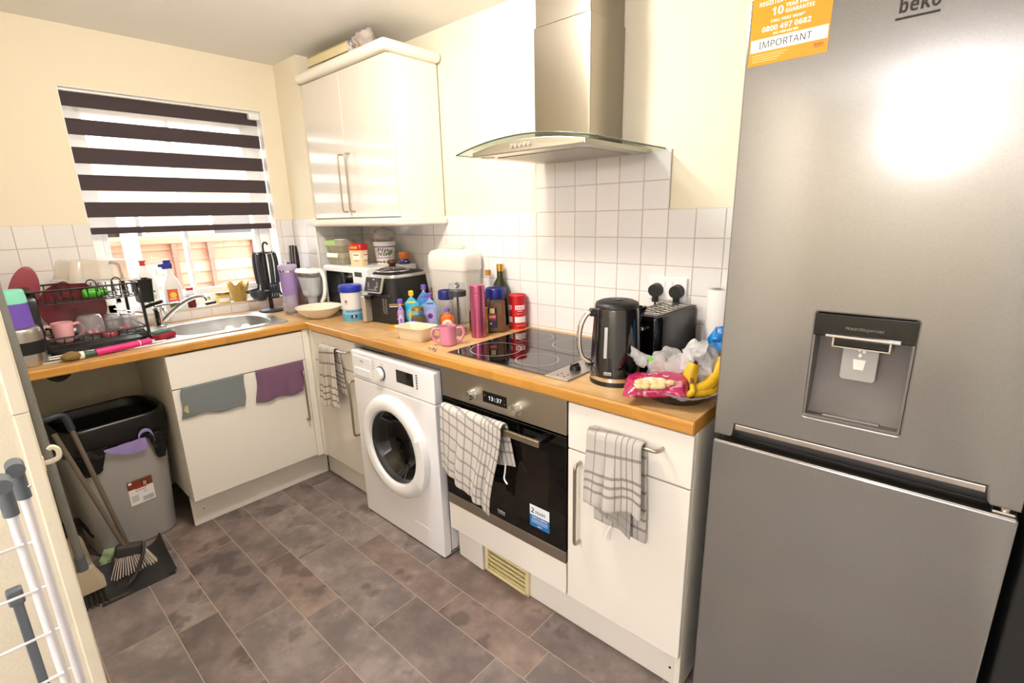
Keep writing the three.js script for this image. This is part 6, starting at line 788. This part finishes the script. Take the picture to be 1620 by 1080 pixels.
// ---------- folded clothes airer standing against the near wall
{
  const a = thing('clothes_airer', 'folded white clothes airer with grey hinges in the left foreground', 'clothes airer');
  part(a, 'leg', rod([2.17, 0.012, 1.778], [2.17, 1.065, 1.783], 0.0062, 14), M.rodWhite); part(a, 'leg', rod([2.09, 0.012, 1.765], [2.12, 1.065, 1.766], 0.0062, 14), M.rodWhite);
  part(a, 'leg', rod([2.17, 0.012, 2.37], [2.17, 1.065, 2.37], 0.006, 14), M.rodWhite); part(a, 'leg', rod([2.09, 0.012, 2.385], [2.12, 1.065, 2.385], 0.006, 14), M.rodWhite);
  for (let i = 0; i < 12; i++) part(a, 'rail', rod([2.178, 0.135 + i * 0.0772, 1.78], [2.178, 0.135 + i * 0.0772, 2.37], 0.0021, 8), M.rodWhite);
  for (let i = 0; i < 11; i++) part(a, 'rail', rod([2.108, 0.13 + i * 0.082, 1.766], [2.108, 0.13 + i * 0.082, 2.385], 0.0021, 8), M.rodWhite);
  part(a, 'hinge', [rod([2.155, 1.08, 1.7835], [2.185, 1.08, 1.7835], 0.0108, 20), rod([2.17, 1.03, 1.783], [2.17, 1.075, 1.783], 0.0088, 16), rod([2.108, 1.082, 1.7665], [2.138, 1.082, 1.7665], 0.0108, 20), rod([2.12, 1.03, 1.766], [2.12, 1.075, 1.7665], 0.0088, 16)], M.grey);
  part(a, 'hinge_screw', at(new THREE.SphereGeometry(0.0025, 10, 8), 2.13, 1.05, 1.7575), M.chrome);
  part(a, 'hinge', [rod([2.1, 1.08, 2.372], [2.2, 1.08, 2.372], 0.0105, 20)], M.grey);
  part(a, 'wing_bar', [bx(2.14, 0.35, 1.799, 2.149, 0.89, 1.811, 0.002), bx(2.136, 0.88, 1.796, 2.153, 0.905, 1.814, 0.003)], M.grey);
  for (const [x, z] of [[2.17, 1.778], [2.09, 1.765], [2.17, 2.37], [2.09, 2.385]]) part(a, 'foot_cap', cyl(0.008, 0.009, 0.025, 0, 14).translate(x, 0, z), M.grey);
}
// ---------- on top of the wall cabinet
{
  const y = 2.1985, b = thing('wooden_box', 'shallow pale wooden box with speckled end on the wall cabinet', 'box', [0.62, y, 0.25], 0.02);
  part(b, 'box', [bx(-0.2, 0.012, 0.055, 0.19, 0.056, 0.065), bx(-0.2, 0.05, -0.06, 0.19, 0.056, 0.065), bx(-0.2, 0, -0.06, 0.19, 0.056, -0.05)], std({ color: 0xd9cba0, roughness: 0.7 })); part(b, 'speckled_end', bx(0.19, 0, -0.06, 0.194, 0.056, 0.065), std({ map: tex(128, 0.1, (x, yy) => { const v = n16(x, yy); return v > 0.52 ? [0.45, 0.45, 0.46] : [0.85, 0.84, 0.83]; }), roughness: 0.8 })); part(b, 'dark_base', bx(-0.19, 0.0, -0.05, 0.186, 0.006, 0.05), M.blackMatt);
  const p = thing('plastic_bag', 'scrunched clear plastic bag on the wall cabinet', 'bag', [0.9, y, 0.275]); part(p, 'film', crumple(new THREE.SphereGeometry(0.06, 48, 30).scale(1.25, 0.62, 0.75), 0.018, 26, 40).translate(0, 0.045, 0), phy({ color: 0xe6d9d2, transmission: 0.3, thickness: 0, roughness: 0.25, bumpMap: crinkleB, bumpScale: 0.004 })); part(p, 'contents', crumple(new THREE.SphereGeometry(0.03, 20, 14).scale(1.2, 0.7, 0.8), 0.006, 30, 6).translate(-0.03, 0.03, 0), std({ color: 0xe0b09a, roughness: 0.7 }));
}
single('gap_shade_board', 'added dark grey board standing in for the deep shade between fridge and wall', 'board', bx(3.305, 0.001, 0.08, 3.4, 1.7, 0.545, 0.006), std({ color: 0x232324, roughness: 0.7 }));  // added block, its dark colour stands in for shade beside the fridge
renderer.render(scene, camera);
